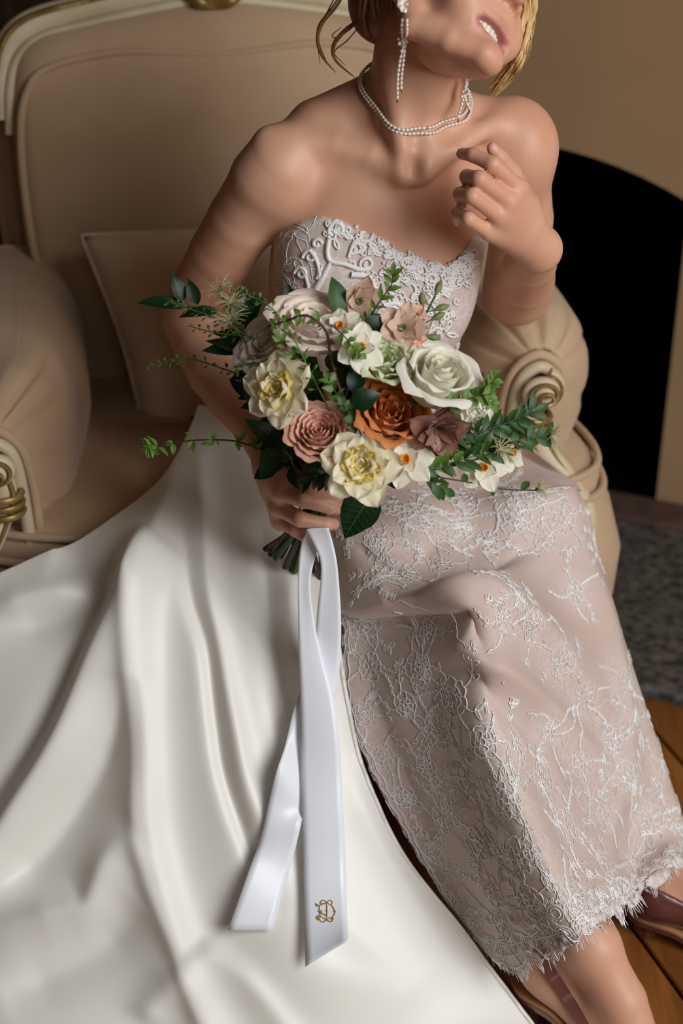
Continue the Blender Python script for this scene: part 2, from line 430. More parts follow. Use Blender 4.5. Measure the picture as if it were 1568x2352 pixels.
# ------------------------------------------------------------------ pillow
pil_c = [[P(186, 540, 2.10), P(480, 530, 2.17), P(830, 520, 2.24)], [P(285, 800, 2.06), P(560, 800, 2.13), P(860, 850, 2.18)], [P(362, 1128, 2.02), P(600, 1130, 2.06), P(850, 1150, 2.10)]]
G = patch(pil_c, 30, 30); Nn = grid_normals(G)
if Nn[15, 15] @ FW > 0: Nn = -Nn
uu, vv = np.meshgrid(np.linspace(-1, 1, 30), np.linspace(-1, 1, 30), indexing='ij')
th = .062 * ((1 - uu ** 4) * (1 - vv ** 4)) ** .5 + .004 * np.sin(uu * 7 + vv * 4) * (1 - uu ** 2) * (1 - vv ** 2)
A = (G + Nn * th[..., None]).reshape(-1, 3); B = (G - Nn * th[..., None] * .9).reshape(-1, 3)
gf = grid_faces(30, 30)
pil = mk('pillow', list(A) + list(B), [f[::-1] for f in gf] + [tuple(i + 900 for i in f) for f in gf], M_pil)
md = pil.modifiers.new('weld', 'WELD'); md.merge_threshold = .0005
tag(pil, 'plain ivory linen scatter pillow propped against the chair back', 'pillow')
edge = [G[0, j] for j in range(30)] + [G[i, 29] for i in range(1, 30)] + [G[29, j] for j in range(28, -1, -1)] + [G[i, 0] for i in range(28, 0, -1)]
tube('pillow_seam', edge, .0035, M_pil, pil, 6, True)
# ================================================================== signed distance modelling (for the body)
class SDF:
    def __init__(s): s.p = []
    def rc(s, a, b, ra, rb, k=.02, op='u'): s.p.append(('rc', np.asarray(a, float), np.asarray(b, float), ra, rb, k, op)); return s
    def el(s, c, r, A=None, k=.02, op='u'):
        s.p.append(('el', np.asarray(c, float), np.asarray(r, float), np.eye(3) if A is None else np.asarray(A, float), None, k, op)); return s
    def chain(s, pts, rad, k=.01, op='u'):
        s.p.append(('ch', [np.asarray(q, float) for q in pts], list(rad), None, None, k, op)); return s
    @staticmethod
    def dist(q, X):
        if q[0] == 'ch':
            d = None
            for i in range(len(q[1]) - 1):
                b = SDF.dist(('rc', q[1][i], q[1][i + 1], q[2][i], q[2][i + 1]), X)
                if d is None: d = b
                else: h = np.maximum(.003 - np.abs(d - b), 0) / .003; d = np.minimum(d, b) - h * h * .003 * .25
            return d
        if q[0] == 'rc':
            a, b, ra, rb = q[1:5]; ab = b - a; L = ab @ ab + 1e-12
            pa = X - a; t = np.clip(pa @ ab / L, 0, 1)
            return np.sqrt(((pa - t[..., None] * ab) ** 2).sum(-1)) - (ra + t * (rb - ra))
        c, r, A = q[1:4]; l = (X - c) @ A.T
        k0 = np.sqrt(((l / r) ** 2).sum(-1)); k1 = np.sqrt(((l / (r * r)) ** 2).sum(-1)) + 1e-9
        return k0 * (k0 - 1) / k1
    def eval(s, X):
        d = np.full(X.shape[:-1], 1e3)
        for q in s.p: d = s.comb(d, s.dist(q, X), q)
        return d
    @staticmethod
    def comb(d, b, q):
        k = q[5]
        if q[6] == 'u':
            h = np.maximum(k - np.abs(d - b), 0) / k; return np.minimum(d, b) - h * h * k * .25
        h = np.maximum(k - np.abs(d + b), 0) / k; return np.maximum(d, -b) + h * h * k * .25
    def mesh(s, h, extra=None, lo=None, hi=None):
        """sparse surface nets; extra(X, d) may cut the field further"""
        B = 8
        if lo is None:
            bl = []; bh = []
            for q in s.p:
                if q[6] != 'u': continue
                if q[0] == 'ch':
                    m = max(q[2]); bl.append(np.min(q[1], 0) - m); bh.append(np.max(q[1], 0) + m)
                elif q[0] == 'rc':
                    m = max(q[3], q[4]); bl.append(np.minimum(q[1], q[2]) - m); bh.append(np.maximum(q[1], q[2]) + m)
                else: m = q[2].max(); bl.append(q[1] - m); bh.append(q[1] + m)
            lo = np.min(bl, 0) - .03; hi = np.max(bh, 0) + .03
        lo = np.asarray(lo, float); hi = np.asarray(hi, float)
        nb = np.ceil((hi - lo) / (h * B)).astype(int)
        ii = np.stack(np.meshgrid(*[np.arange(n) for n in nb], indexing='ij'), -1).reshape(-1, 3)
        cen = lo + (ii + .5) * B * h; R = B * h * .87
        d = np.full(len(cen), 1e3); pd = []
        for q in s.p:
            b = s.dist(q, cen); pd.append(b); d = s.comb(d, b, q)
        dd = d if extra is None else extra(cen, d)
        keep = np.abs(dd) < R + .018
        ii = ii[keep]; nbk = len(ii)
        off = np.stack(np.meshgrid(*[np.arange(B + 1)] * 3, indexing='ij'), -1).reshape(-1, 3)
        val = np.full((nbk, len(off)), 1e3)
        X = lo + (ii[:, None, :] * B + off[None]) * h
        for q, b in zip(s.p, pd):
            sel = np.nonzero(b[keep] < R + 3 * q[5] + .04)[0]
            if len(sel): val[sel] = s.comb(val[sel], s.dist(q, X[sel]), q)
        if extra is not None: val = extra(X, val)
        val = val.reshape(nbk, B + 1, B + 1, B + 1)
        ng = nb * B + 2
        cells = []; verts = []; corner = []
        sg = val < 0
        c8 = [(x, y, z) for x in (0, 1) for y in (0, 1) for z in (0, 1)]
        S = np.stack([sg[:, x:x + B, y:y + B, z:z + B] for x, y, z in c8], -1)
        act = S.any(-1) & ~S.all(-1)
        bi, cx, cy, cz = np.nonzero(act)
        VV = np.stack([val[bi, cx + x, cy + y, cz + z] for x, y, z in c8], -1)
        G = ii[bi] * B + np.stack([cx, cy, cz], -1)
        acc = np.zeros((len(G), 3)); cnt = np.zeros(len(G))
        for i in range(8):
            for j in range(i + 1, 8):
                df = [abs(c8[i][t] - c8[j][t]) for t in range(3)]
                if sum(df) != 1: continue
                a = VV[:, i]; b = VV[:, j]; cr = (a < 0) != (b < 0)
                t = np.where(cr, a / np.where(cr, a - b, 1), 0)
                pt = np.array(c8[i]) + t[:, None] * (np.array(c8[j]) - np.array(c8[i]))
                acc[cr] += pt[cr]; cnt[cr] += 1
        vert = lo + (G + acc / cnt[:, None]) * h
        lin = (G[:, 0] * ng[1] + G[:, 1]) * ng[2] + G[:, 2]
        o = np.argsort(lin); ls = lin[o]
        def find(Gq):
            l = (Gq[:, 0] * ng[1] + Gq[:, 1]) * ng[2] + Gq[:, 2]
            p = np.clip(np.searchsorted(ls, l), 0, len(ls) - 1)
            return np.where(ls[p] == l, o[p], -1)
        quads = []
        ax = [(4, 1, 2), (2, 2, 0), (1, 0, 1)]   # corner index one step along the axis, then the two other axes
        for a, (ci, b1, b2) in enumerate(ax):
            s0 = VV[:, 0] < 0; s1 = VV[:, ci] < 0
            for flip, m in ((False, s0 & ~s1), (True, ~s0 & s1)):
                g = G[m]; e1 = np.zeros(3, int); e1[b1] = 1; e2 = np.zeros(3, int); e2[b2] = 1
                q = np.stack([find(g), find(g - e1), find(g - e1 - e2), find(g - e2)], -1)
                q = q[(q >= 0).all(1)]
                quads.append(q[:, ::-1] if flip else q)
        return vert, np.concatenate(quads)
nrm = lambda v: np.asarray(v, float) / np.linalg.norm(v)
# ================================================================== the seated woman
person = empty('person', (0.03, 1.86, 0))
tag(person, 'woman in a lace wedding dress seated in the armchair, looking aside and smiling', 'person')
Sh_R = P(616, 378, 1.72); Sh_L = P(1180, 318, 1.80)
S0 = (Sh_R + Sh_L) / 2
tu = nrm([.06, -.12, .99]); ta = Sh_L - Sh_R; ta = nrm(ta - tu * (ta @ tu)); tn = np.cross(ta, tu)
TA = np.stack([ta, tn, tu])
def T(l, n, u): return S0 + ta * l + tn * n + tu * u
pel = np.array([.02, 1.925, .49]); pf = nrm([.55, -.83, 0]); pl = nrm([.83, .55, 0]); PA3 = np.stack([pl, pf, [0, 0, 1.]])
B = SDF()
# torso
B.el(T(-.006, -.015, -.16), (.124, .092, .185), TA)
B.el(T(.0, .001, -.058), (.130, .073, .085), TA, .03)
torso_w = np.array([.018, 1.835, .625])
B.el(torso_w, (.108, .082, .15), TA, .05)
B.el(pel, (.165, .125, .105), PA3, .06)
B.el(T(-.070, .056, -.168), (.058, .038, .062), TA, .05); B.el(T(.028, .056, -.168), (.053, .036, .060), TA, .05)
B.el(T(-.02, .036, -.110), (.098, .034, .060), TA, .05)
N_TORSO = len(B.p)
# shoulders and neck
NK = P(950, 315, 1.765)
HB = P(985, 60, 1.725)
SJ = P(634, 388, 1.725)
B.chain([SJ, P(735, 308, 1.76), P(880, 254, 1.785)], [.031, .040, .046], .035); B.rc(Sh_L, P(1030, 285, 1.80), .036, .042, .03)
B.el(SJ + np.array([.002, .006, -.012]), (.034, .038, .046), TA, .03); B.el(Sh_L + np.array([.002, .0, -.012]), (.042, .048, .055), TA, .03)
B.rc(P(950, 350, 1.765), P(972, 60, 1.73), .053, .046, .035)
B.rc(P(955, 330, 1.775), P(958, 130, 1.755), .048, .044, .02)
# collar bones, neck tendons, notch
def S_(px, py, Y): return P(px, py, Y)
B.chain([S_(922, 398, 1.696), S_(850, 362, 1.706), S_(770, 335, 1.716), S_(680, 322, 1.722), S_(615, 318, 1.725)], [.007, .007, .007, .007, .008], .026)
B.chain([S_(975, 388, 1.694), S_(1040, 345, 1.712), S_(1110, 300, 1.745), S_(1180, 268, 1.79)], [.007, .007, .007, .008], .026)
B.chain([S_(932, 392, 1.690), S_(915, 300, 1.698), S_(905, 190, 1.713), S_(905, 100, 1.735)], [.006, .008, .009, .010], .022)
B.chain([S_(968, 388, 1.694), S_(992, 305, 1.716), S_(1000, 215, 1.75)], [.006, .007, .006], .022)
B.el(S_(948, 385, 1.680), (.007, .008, .010), None, .016, 's')
B.el(S_(1040, 285, 1.708), (.016, .010, .010), TA, .02, 's')
# right arm (holds the bouquet)
E_R = P(452, 728, 1.805); W_R = P(636, 1070, 1.60)
B.chain([P(642, 380, 1.725), P(604, 420, 1.73), P(556, 504, 1.752), P(511, 582, 1.772), P(471, 653, 1.79), P(445, 728, 1.805)], [.031, .0385, .0395, .039, .0375, .0355], .02)
B.chain([P(445, 728, 1.805), P(470, 798, 1.768), P(500, 852, 1.735), P(538, 908, 1.70), P(594, 976, 1.66), W_R], [.0355, .0365, .0365, .0335, .0295, .0230], .02)
# left arm (elbow on the chair arm, hand lifted to the chest)
E_L = P(1188, 668, 1.885); W_L = P(1236, 572, 1.675)
B.chain([Sh_L + np.array([.004, 0, -.02]), (Sh_L + E_L) / 2 + np.array([.006, 0, 0]), E_L], [.038, .039, .034], .03)
B.chain([E_L, E_L + (W_L - E_L) * .35 + np.array([.001, 0, -.004]), E_L + (W_L - E_L) * .7, W_L], [.033, .0345, .0290, .0215], .045)
# legs
HR = np.array([-.055, 1.885, .465]); HL = np.array([.085, 1.955, .460])
K_R = P(1085, 1445, 1.515); K_L = P(1262, 1190, 1.72)
A_R = P(1352, 2168, 1.335); A_L = P(1528, 1962, 1.525)
B.chain([HR, (HR + K_R) / 2, K_R], [.074, .060, .045], .03); B.chain([HL, (HL + K_L) / 2, K_L], [.072, .058, .044], .03)
for K, A in ((K_R, A_R), (K_L, A_L)):
    back = np.array([-.012, .02, 0])
    B.chain([K, K + (A - K) * .3 + back, K + (A - K) * .7 + back * .4, A], [.042, .044, .034, .028], .02)
# feet
N_FOOT = len(B.p)
heel_R = P(1246, 2230, 1.352); ball_R = PZ(1462, 2420, .028); toe_R = PZ(1520, 2490, .018)
ball_R = heel_R + nrm(ball_R - heel_R) * .155; toe_R = ball_R + nrm((toe_R - ball_R) * [1, 1, .3]) * .06
B.chain([A_R, heel_R + np.array([.008, 0, .004])], [.029, .025], .02)
B.chain([A_R + np.array([.004, -.008, -.004]), (A_R * .5 + ball_R * .5) + np.array([.002, 0, .004]), ball_R, toe_R], [.030, .030, .022, .013], .02)
B.chain([heel_R, (heel_R + ball_R) / 2 + np.array([-.008, 0, -.002]), ball_R + np.array([-.02, -.006, 0])], [.024, .022, .018], .03)
heel_L = P(1512, 2052, 1.50); ball_L = heel_L + np.array([.135, -.06, -.032]); toe_L = ball_L + np.array([.055, -.025, -.006])
B.chain([A_L, heel_L], [.029, .025], .02); B.chain([A_L, (A_L + ball_L) / 2 + np.array([0, 0, .006]), ball_L, toe_L], [.030, .030, .022, .012], .02)
B.chain([heel_L, ball_L], [.024, .022], .03)
N_HEAD = len(B.p)
# ---- head
hc = lambda x, y, z: RT * x + UPV * y - FW * z
hF = nrm([.75, -.10, .65]); hU = np.array([.325, .916, -.236]); hU = nrm(hU - hF * (hU @ hF)); hL = np.cross(hU, hF)
HF, HU, HLt = hc(*hF), hc(*hU), hc(*hL)
HM = P(1139, 70, 1.635)
HA = np.stack([HLt, HU, HF])
def H(l, u, f): return HM + HLt * l + HU * u + HF * f
B.el(H(0, .120, -.088), (.073, .095, .092), HA, .02)
B.el(H(0, .035, -.052), (.058, .075, .052), HA, .015)
for s in (-1, 1):
    jr = .018 if s > 0 else 0.
    B.chain([H(s * .056, .02, -.082), H(s * (.049 - jr * .4), -.022 + jr, -.064), H(s * .030, -.030 + jr * .7, -.028), H(s * .009, -.033, -.002)], [.017, .0145, .0135, .0125], .014)
    B.el(H(s * .036, .018, -.022), (.024, .024, .020), HA, .02)
    B.el(H(s * .072, .028, -.088), (.007, .026, .015), HA, .008)
    B.el(H(s * .070, .004, -.082), (.006, .008, .007), HA, .006)
B.rc(H(0, .0, -.060), H(0, -.014, -.03), .036, .022, .012)
B.el(H(0, -.033, .003), (.014, .0115, .011), HA, .012)
B.el(H(0, -.004, -.016), (.032, .026, .016), HA, .016)
B.el(H(0, .020, -.010), (.022, .018, .012), HA, .014)
B.rc(H(0, .082, -.004), H(0, .040, .014), .0075, .0085, .012)
for s in (-1, 1):
    B.el(H(s * .0115, .0335, .004), (.0068, .0065, .0085), HA, .006)
    B.el(H(s * .031, .078, -.014), (.016, .011, .012), HA, .012, 's')
    B.el(H(s * .031, .078, -.0235), (.0142, .0138, .0138), HA, .006)
    B.el(H(s * .031, .0775, -.010), (.0112, .0042, .012), HA, .002, 's')
    B.rc(H(s * .012, .098, -.002), H(s * .044, .100, -.020), .006, .005, .012)
for s in (-1, 1): B.el(H(s * .0062, .0285, .007), (.0032, .0045, .006), HA, .003, 's')
MS = 1.16
B.el(H(0, -.0045, -.002), (.0285, .0078, .020), HA, .004, 's')           # parted lips
lipU = [H(l * MS, u * MS, f) for l, u, f in ((-.0262, .0035, -.0115), (-.016, .0072, -.0035), (-.006, .0086, .0005), (0, .0076, .0012), (.006, .0086, .0005), (.016, .0072, -.0035), (.0262, .0035, -.0115))]
lipD = [H(l * MS, u * MS, f) for l, u, f in ((-.0262, .0020, -.0115), (-.017, -.0088, -.0050), (-.007, -.0134, -.0014), (0, -.0142, -.0008), (.007, -.0134, -.0014), (.017, -.0088, -.0050), (.0262, .0020, -.0115))]
B.chain(lipU, [.0022, .0034, .0040, .0036, .0040, .0034, .0022], .003)
B.chain(lipD, [.0022, .0038, .0046, .0048, .0046, .0038, .0022], .003)
for s in (-1, 1): B.chain([H(s * .030, .026, -.006), H(s * .0335, .008, -.011), H(s * .031, -.008, -.014)], [.0012, .002, .0012], .008, 's')
# ---- left hand (lifted, fingers loosely curled)
nails = []
mL = [P(1190, 432, 1.618), P(1168, 462, 1.607), P(1147, 497, 1.604), P(1122, 532, 1.608)]
B.chain([W_L, (W_L + mL[0]) / 2, mL[0]], [.0195, .0155, .0110], .014)
B.chain([W_L, (W_L + mL[1]) / 2, mL[1]], [.0195, .0150, .0112], .014)
B.chain([W_L, (W_L + mL[2]) / 2, mL[2]], [.0195, .0150, .0108], .014)
B.chain([W_L, (W_L + mL[3]) / 2, mL[3]], [.0185, .0150, .0100], .014)
fingL = [
    [mL[0], P(1130, 377, 1.598), P(1086, 356, 1.612), P(1060, 353, 1.626)],
    [mL[1], P(1100, 410, 1.586), P(1072, 406, 1.606), P(1075, 424, 1.630)],
    [mL[2], P(1083, 450, 1.582), P(1056, 446, 1.602), P(1060, 468, 1.626)],
    [mL[3], P(1075, 502, 1.588), P(1050, 490, 1.606), P(1050, 508, 1.624)]]
for pts, r in zip(fingL, (.0083, .0085, .0081, .0074)):
    B.chain(pts, [r * 1.15, r * 1.0, r * .9, r * .74], .004)
thL = [W_L + np.array([-.012, -.006, .02]), P(1205, 470, 1.645), P(1172, 398, 1.648), P(1146, 362, 1.640), P(1130, 340, 1.634)]
B.chain(thL, [.018, .015, .0115, .0095, .0062], .008)
nails += [(P(1062, 351, 1.617), .0075), (P(1131, 338, 1.628), .0075), (P(1071, 424, 1.640), .006), (P(1050, 512, 1.616), .006)]
# ---- right hand (closed on the stems)
mR = [P(676, 1100, 1.545), P(650, 1132, 1.545), P(640, 1165, 1.556), P(645, 1196, 1.572)]
for m in mR: B.chain([W_R, (W_R + m) / 2, m], [.021, .018, .0125], .014)
fingR = [
    [mR[0], P(722, 1122, 1.514), P(770, 1136, 1.525), P(790, 1140, 1.545)],
    [mR[1], P(700, 1148, 1.512), P(757, 1164, 1.518), P(775, 1168, 1.540)],
    [mR[2], P(688, 1192, 1.518), P(748, 1204, 1.522), P(766, 1204, 1.545)],
    [mR[3], P(678, 1216, 1.533), P(708, 1236, 1.532), P(726, 1240, 1.548)]]
for pts, r in zip(fingR, (.0090, .0092, .0089, .0080)):
    B.chain(pts, [r * 1.15, r * 1.0, r * .9, r * .76], .004)
B.chain([W_R + np.array([.006, -.004, .01]), P(700, 1075, 1.548), P(750, 1085, 1.535), P(790, 1100, 1.54)], [.019, .015, .0115, .008], .010)
V, Q = B.mesh(.0024)
# skin: pale tan with rosy lips and nails (a tint attribute carries where)
def skin_mat():
    m = bpy.data.materials.new('skin'); m.use_nodes = True; nt = m.node_tree; N = nt.nodes; L = nt.links
    b = N['Principled BSDF']; b.inputs['Roughness'].default_value = .46; b.inputs['Specular IOR Level'].default_value = .42
    b.inputs['Subsurface Weight'].default_value = .12; b.inputs['Subsurface Radius'].default_value = (.010, .004, .002); b.inputs['Subsurface Scale'].default_value = .8
    tc = N.new('ShaderNodeTexCoord'); n = N.new('ShaderNodeTexNoise'); n.inputs['Scale'].default_value = 14; n.inputs['Detail'].default_value = 6
    L.new(tc.outputs['Object'], n.inputs['Vector'])
    r = N.new('ShaderNodeValToRGB'); r.color_ramp.elements[0].position = .3; r.color_ramp.elements[1].position = .72
    r.color_ramp.elements[0].color = srgb(214, 165, 136); r.color_ramp.elements[1].color = srgb(206, 150, 121)
    L.new(n.outputs['Fac'], r.inputs[0])
    at = N.new('ShaderNodeAttribute'); at.attribute_name = 'tint'; sp = N.new('ShaderNodeSeparateColor'); L.new(at.outputs['Color'], sp.inputs[0])
    m1 = N.new('ShaderNodeMix'); m1.data_type = 'RGBA'; m1.inputs[7].default_value = srgb(192, 122, 116); L.new(sp.outputs[0], m1.inputs[0]); L.new(r.outputs[0], m1.inputs[6])
    m2 = N.new('ShaderNodeMix'); m2.data_type = 'RGBA'; m2.inputs[7].default_value = srgb(226, 168, 150); L.new(sp.outputs[1], m2.inputs[0]); L.new(m1.outputs[2], m2.inputs[6])
    L.new(m2.outputs[2], b.inputs['Base Color'])
    n2 = N.new('ShaderNodeTexNoise'); n2.inputs['Scale'].default_value = 420; n2.inputs['Detail'].default_value = 2; L.new(tc.outputs['Object'], n2.inputs['Vector'])
    bp = N.new('ShaderNodeBump'); bp.inputs['Strength'].default_value = .06; bp.inputs['Distance'].default_value = .001; L.new(n2.outputs['Fac'], bp.inputs['Height']); L.new(bp.outputs[0], b.inputs['Normal'])
    return m
body = mk_np('body', V, Q, skin_mat(), person)
tint = np.zeros((len(V), 4), np.float32); tint[:, 3] = 1
def near(chain, r0, r1):
    d = np.full(len(V), 9.)
    for a, b in zip(chain, chain[1:]): d = np.minimum(d, SDF.dist(('rc', a, b, 0, 0, 0, 'u'), V))
    return np.clip((r1 - d) / (r1 - r0), 0, 1)
tint[:, 0] = np.maximum(near(lipU, .0036, .0062), near(lipD, .0042, .0068))
for c, r in nails: tint[:, 1] = np.maximum(tint[:, 1], np.clip((r - np.linalg.norm(V - c, axis=1)) / .002, 0, 1))
mi = (V - H(0, -.004, -.012)) @ HA.T; tint[:, 0] = np.maximum(tint[:, 0], ((np.abs(mi[:, 0]) < .026) & (np.abs(mi[:, 1]) < .008) & (np.abs(mi[:, 2]) < .014)) * 1.)
ca = body.data.color_attributes.new('tint', 'FLOAT_COLOR', 'POINT'); ca.data.foreach_set('color', tint.ravel())
# ================================================================== the wedding dress
from mathutils.bvhtree import BVHTree
def bvh_of(o):
    me = o.data; v = [tuple(x.co) for x in me.vertices]; return BVHTree.FromPolygons(v, [tuple(p.vertices) for p in me.polygons])
def cast(bv, px, py):
    r = RT * (px - 784) / F - UPV * (py - 1176) / F + FW; r = r / np.linalg.norm(r)
    h = bv.ray_cast(Vector(CAM), Vector(r))
    if h[0] is None: return None, None
    n = np.array(h[1]); n = -n if n @ r > 0 else n
    return np.array(h[0]), n
def fabric_mat(name, color, dens_col, rough, net=1400., line=.25):
    """sheer net over a blush lining: fine mesh from wave textures, a density attribute for the clothwork of the lace"""
    m = bpy.data.materials.new(name); m.use_nodes = True; nt = m.node_tree; N = nt.nodes; L = nt.links
    b = N['Principled BSDF']; b.inputs['Roughness'].default_value = rough; b.inputs['Specular IOR Level'].default_value = .25
    b.inputs['Sheen Weight'].default_value = .35; b.inputs['Sheen Roughness'].default_value = .35
    uv = N.new('ShaderNodeUVMap')
    mp = N.new('ShaderNodeMapping'); L.new(uv.outputs[0], mp.inputs[0])
    wv = []
    for ang in (.5, -.55):
        mm = N.new('ShaderNodeMapping'); mm.inputs['Rotation'].default_value = (0, 0, ang); L.new(mp.outputs[0], mm.inputs[0])
        w_ = N.new('ShaderNodeTexWave'); w_.inputs['Scale'].default_value = net / 6.283 * 1.0; w_.inputs['Distortion'].default_value = .15; L.new(mm.outputs[0], w_.inputs['Vector']); wv.append(w_)
    mxx = N.new('ShaderNodeMath'); mxx.operation = 'MAXIMUM'; L.new(wv[0].outputs['Fac'], mxx.inputs[0]); L.new(wv[1].outputs['Fac'], mxx.inputs[1])
    pw = N.new('ShaderNodeMath'); pw.operation = 'POWER'; pw.inputs[1].default_value = 3; L.new(mxx.outputs[0], pw.inputs[0])
    nl = N.new('ShaderNodeMath'); nl.operation = 'MULTIPLY'; nl.inputs[1].default_value = line; L.new(pw.outputs[0], nl.inputs[0])
    c1 = N.new('ShaderNodeMix'); c1.data_type = 'RGBA'; c1.inputs[6].default_value = color; c1.inputs[7].default_value = dens_col; L.new(nl.outputs[0], c1.inputs[0])
    at = N.new('ShaderNodeAttribute'); at.attribute_name = 'dens'
    # clothwork with open honeycomb: voronoi cells inside the dense areas
    vo = N.new('ShaderNodeTexVoronoi'); vo.feature = 'DISTANCE_TO_EDGE'; vo.inputs['Scale'].default_value = 90; L.new(uv.outputs[0], vo.inputs['Vector'])
    vr = N.new('ShaderNodeMapRange'); vr.inputs[1].default_value = .04; vr.inputs[2].default_value = .12; vr.inputs[3].default_value = 1.0; vr.inputs[4].default_value = .45; L.new(vo.outputs['Distance'], vr.inputs[0])
    ml = N.new('ShaderNodeMath'); ml.operation = 'MULTIPLY'; L.new(at.outputs['Fac'], ml.inputs[0]); L.new(vr.outputs[0], ml.inputs[1])
    c2 = N.new('ShaderNodeMix'); c2.data_type = 'RGBA'; c2.inputs[7].default_value = dens_col; L.new(ml.outputs[0], c2.inputs[0]); L.new(c1.outputs[2], c2.inputs[6])
    L.new(c2.outputs[2], b.inputs['Base Color'])
    bp = N.new('ShaderNodeBump'); bp.inputs['Strength'].default_value = .25; bp.inputs['Distance'].default_value = .0006; L.new(pw.outputs[0], bp.inputs['Height']); L.new(bp.outputs[0], b.inputs['Normal'])
    return m
M_lace = fabric_mat('blush_lace_net', srgb(196, 170, 157), srgb(236, 230, 226), .7)
M_thread = mat('white_lace_thread', srgb(246, 243, 240), .6, sheen=.3)
M_cord = mat('ivory_embroidery_cord', srgb(246, 243, 240), .45, srgb(234, 229, 224), 300., .5, 600, sheen=.3)
def satin_mat(name, color, rough):
    m = mat(name, color, rough, spec=.5, sheen=.2, bump=.03, bscale=900); return m
M_satin = satin_mat('ivory_satin', srgb(238, 235, 226), .42)
# ---------------------------------------------------------------- bodice
TB = SDF(); TB.p = list(B.p[:N_TORSO])
neck_px = [(600, 560, 1.76), (640, 524, 1.72), (690, 506, 1.69), (737, 494, 1.66), (790, 508, 1.645), (850, 538, 1.635), (920, 574, 1.63), (985, 600, 1.635), (1015, 607, 1.64), (1050, 594, 1.66), (1098, 562, 1.71), (1115, 556, 1.74)]
bvBody = bvh_of(body)
def neck_pt(q):
    p, n_ = cast(bvBody, q[0], q[1]) if 640 < q[0] < 1090 else (None, None)
    return P(*q) if p is None or p[1] < 1.52 else p
nl_ = np.array([[(neck_pt(q) - S0) @ ta, (neck_pt(q) - S0) @ tu] for q in neck_px]); nl_ = nl_[nl_[:, 0].argsort()]
def neckline(l): return np.interp(l, nl_[:, 0], nl_[:, 1])
def cut(X, d):
    q = X - S0; l = q @ ta; u = q @ tu
    return np.maximum(np.maximum(d - .0045, (u - neckline(l)) * .92), .50 - X[..., 2])
V, Q = TB.mesh(.0026, cut)
def add_dens(o, arr):
    a = o.data.attributes.new('dens', 'FLOAT', 'POINT'); a.data.foreach_set('value', np.asarray(arr, np.float32))
bod = mk_np('bodice', V, Q, M_lace, person)
q = V - S0; lu = np.stack([q @ ta, q @ tu], 1)
uvl = bod.data.uv_layers.new(name='UVMap'); li = np.zeros(len(bod.data.loops), np.int32); bod.data.loops.foreach_get('vertex_index', li)
uvl.data.foreach_set('uv', lu[li].astype(np.float32).ravel())
add_dens(bod, .35 + .3 * np.sin(lu[:, 0] * 60) * np.sin(lu[:, 1] * 55 + 1))
bvB = bvh_of(bod)
def cord(mb, pts, r, off=.0012, n=40, closed=False, seg=6):
    """a raised cord laid on the bodice along a pixel path"""
    c = catmull(pts, n, closed); out = []
    for x, y in c:
        p, nn = cast(bvB, x, y)
        if p is None: continue
        if out and np.linalg.norm(p - out[-1]) > .02: continue
        out.append(p + nn * off)
    if len(out) > 2:
        r = r * .72 if np.isscalar(r) else [q_ * .72 for q_ in r]
        rr = r if np.isscalar(r) else np.interp(np.linspace(0, 1, len(out)), np.linspace(0, 1, len(r)), r)
        mb.add(*tube_vf(out, rr, seg))
def spiral_px(cx, cy, r0, turns, a0, n=26, sgn=1):
    return [(cx + r0 * (1 - .82 * i / (n - 1)) * math.cos(a0 + sgn * turns * 2 * PI * i / (n - 1)), cy + r0 * (1 - .82 * i / (n - 1)) * math.sin(a0 + sgn * turns * 2 * PI * i / (n - 1))) for i in range(n)]
ap = MB()
for cx, cy, r0, tn_, a0, sg in ((774, 528, 20, 1.3, 2.5, 1), (836, 540, 26, 1.2, -2.6, 1), (876, 552, 15, 1.2, 1.2, -1), (932, 600, 20, 1.3, -1.5, 1), (965, 620, 14, 1.1, .3, -1),
                               (990, 640, 16, 1.2, 2, 1), (1040, 622, 17, 1.3, 0, -1), (1062, 600, 13, 1.2, 1, 1), (842, 606, 17, 1.4, 2.4, 1), (712, 590, 16, 1.3, 3, 1), (692, 628, 15, 1.3, 3.2, 1),
                               (728, 560, 12, 1.1, 0, -1), (1020, 655, 10, 1.1, .4, 1), (1000, 676, 9, 1.1, 2.4, -1), (905, 660, 16, 1.2, 1.5, 1), (870, 720, 24, 1.3, 1, 1), (900, 730, 40, .9, 2.6, 1)):
    cord(ap, spiral_px(cx, cy, r0, tn_, a0, sgn=sg), [.0030, .0030, .0022], n=44)
for pts, r in (([(756, 546), (752, 580), (760, 600), (790, 606), (826, 618), (852, 616)], .0040), ([(760, 600), (745, 630), (728, 660), (712, 690), (706, 722)], [.003, .005, .0055, .004]),
               ([(712, 574), (728, 600), (734, 640), (722, 676)], .0034), ([(692, 613), (704, 640), (712, 680)], .0030), ([(740, 610), (728, 640)], .003), ([(858, 520), (880, 530), (884, 548)], .003),
               ([(800, 590), (812, 560), (836, 566), (822, 578), (800, 584)], .003), ([(940, 574), (955, 590), (950, 612), (935, 618)], .0028), ([(1000, 604), (1018, 618), (1010, 634)], .0026), ([(1062, 588), (1078, 600), (1072, 620), (1058, 630)], .0026),
               ([(806, 630), (840, 634), (856, 656), (856, 684), (846, 690)], .0052), ([(880, 700), (910, 696), (930, 716), (926, 740)], .0040), ([(930, 640), (952, 660), (948, 690)], .0022), ([(985, 690), (1000, 715), (990, 745), (978, 780)], .0022)):
    cord(ap, pts, r, n=36)
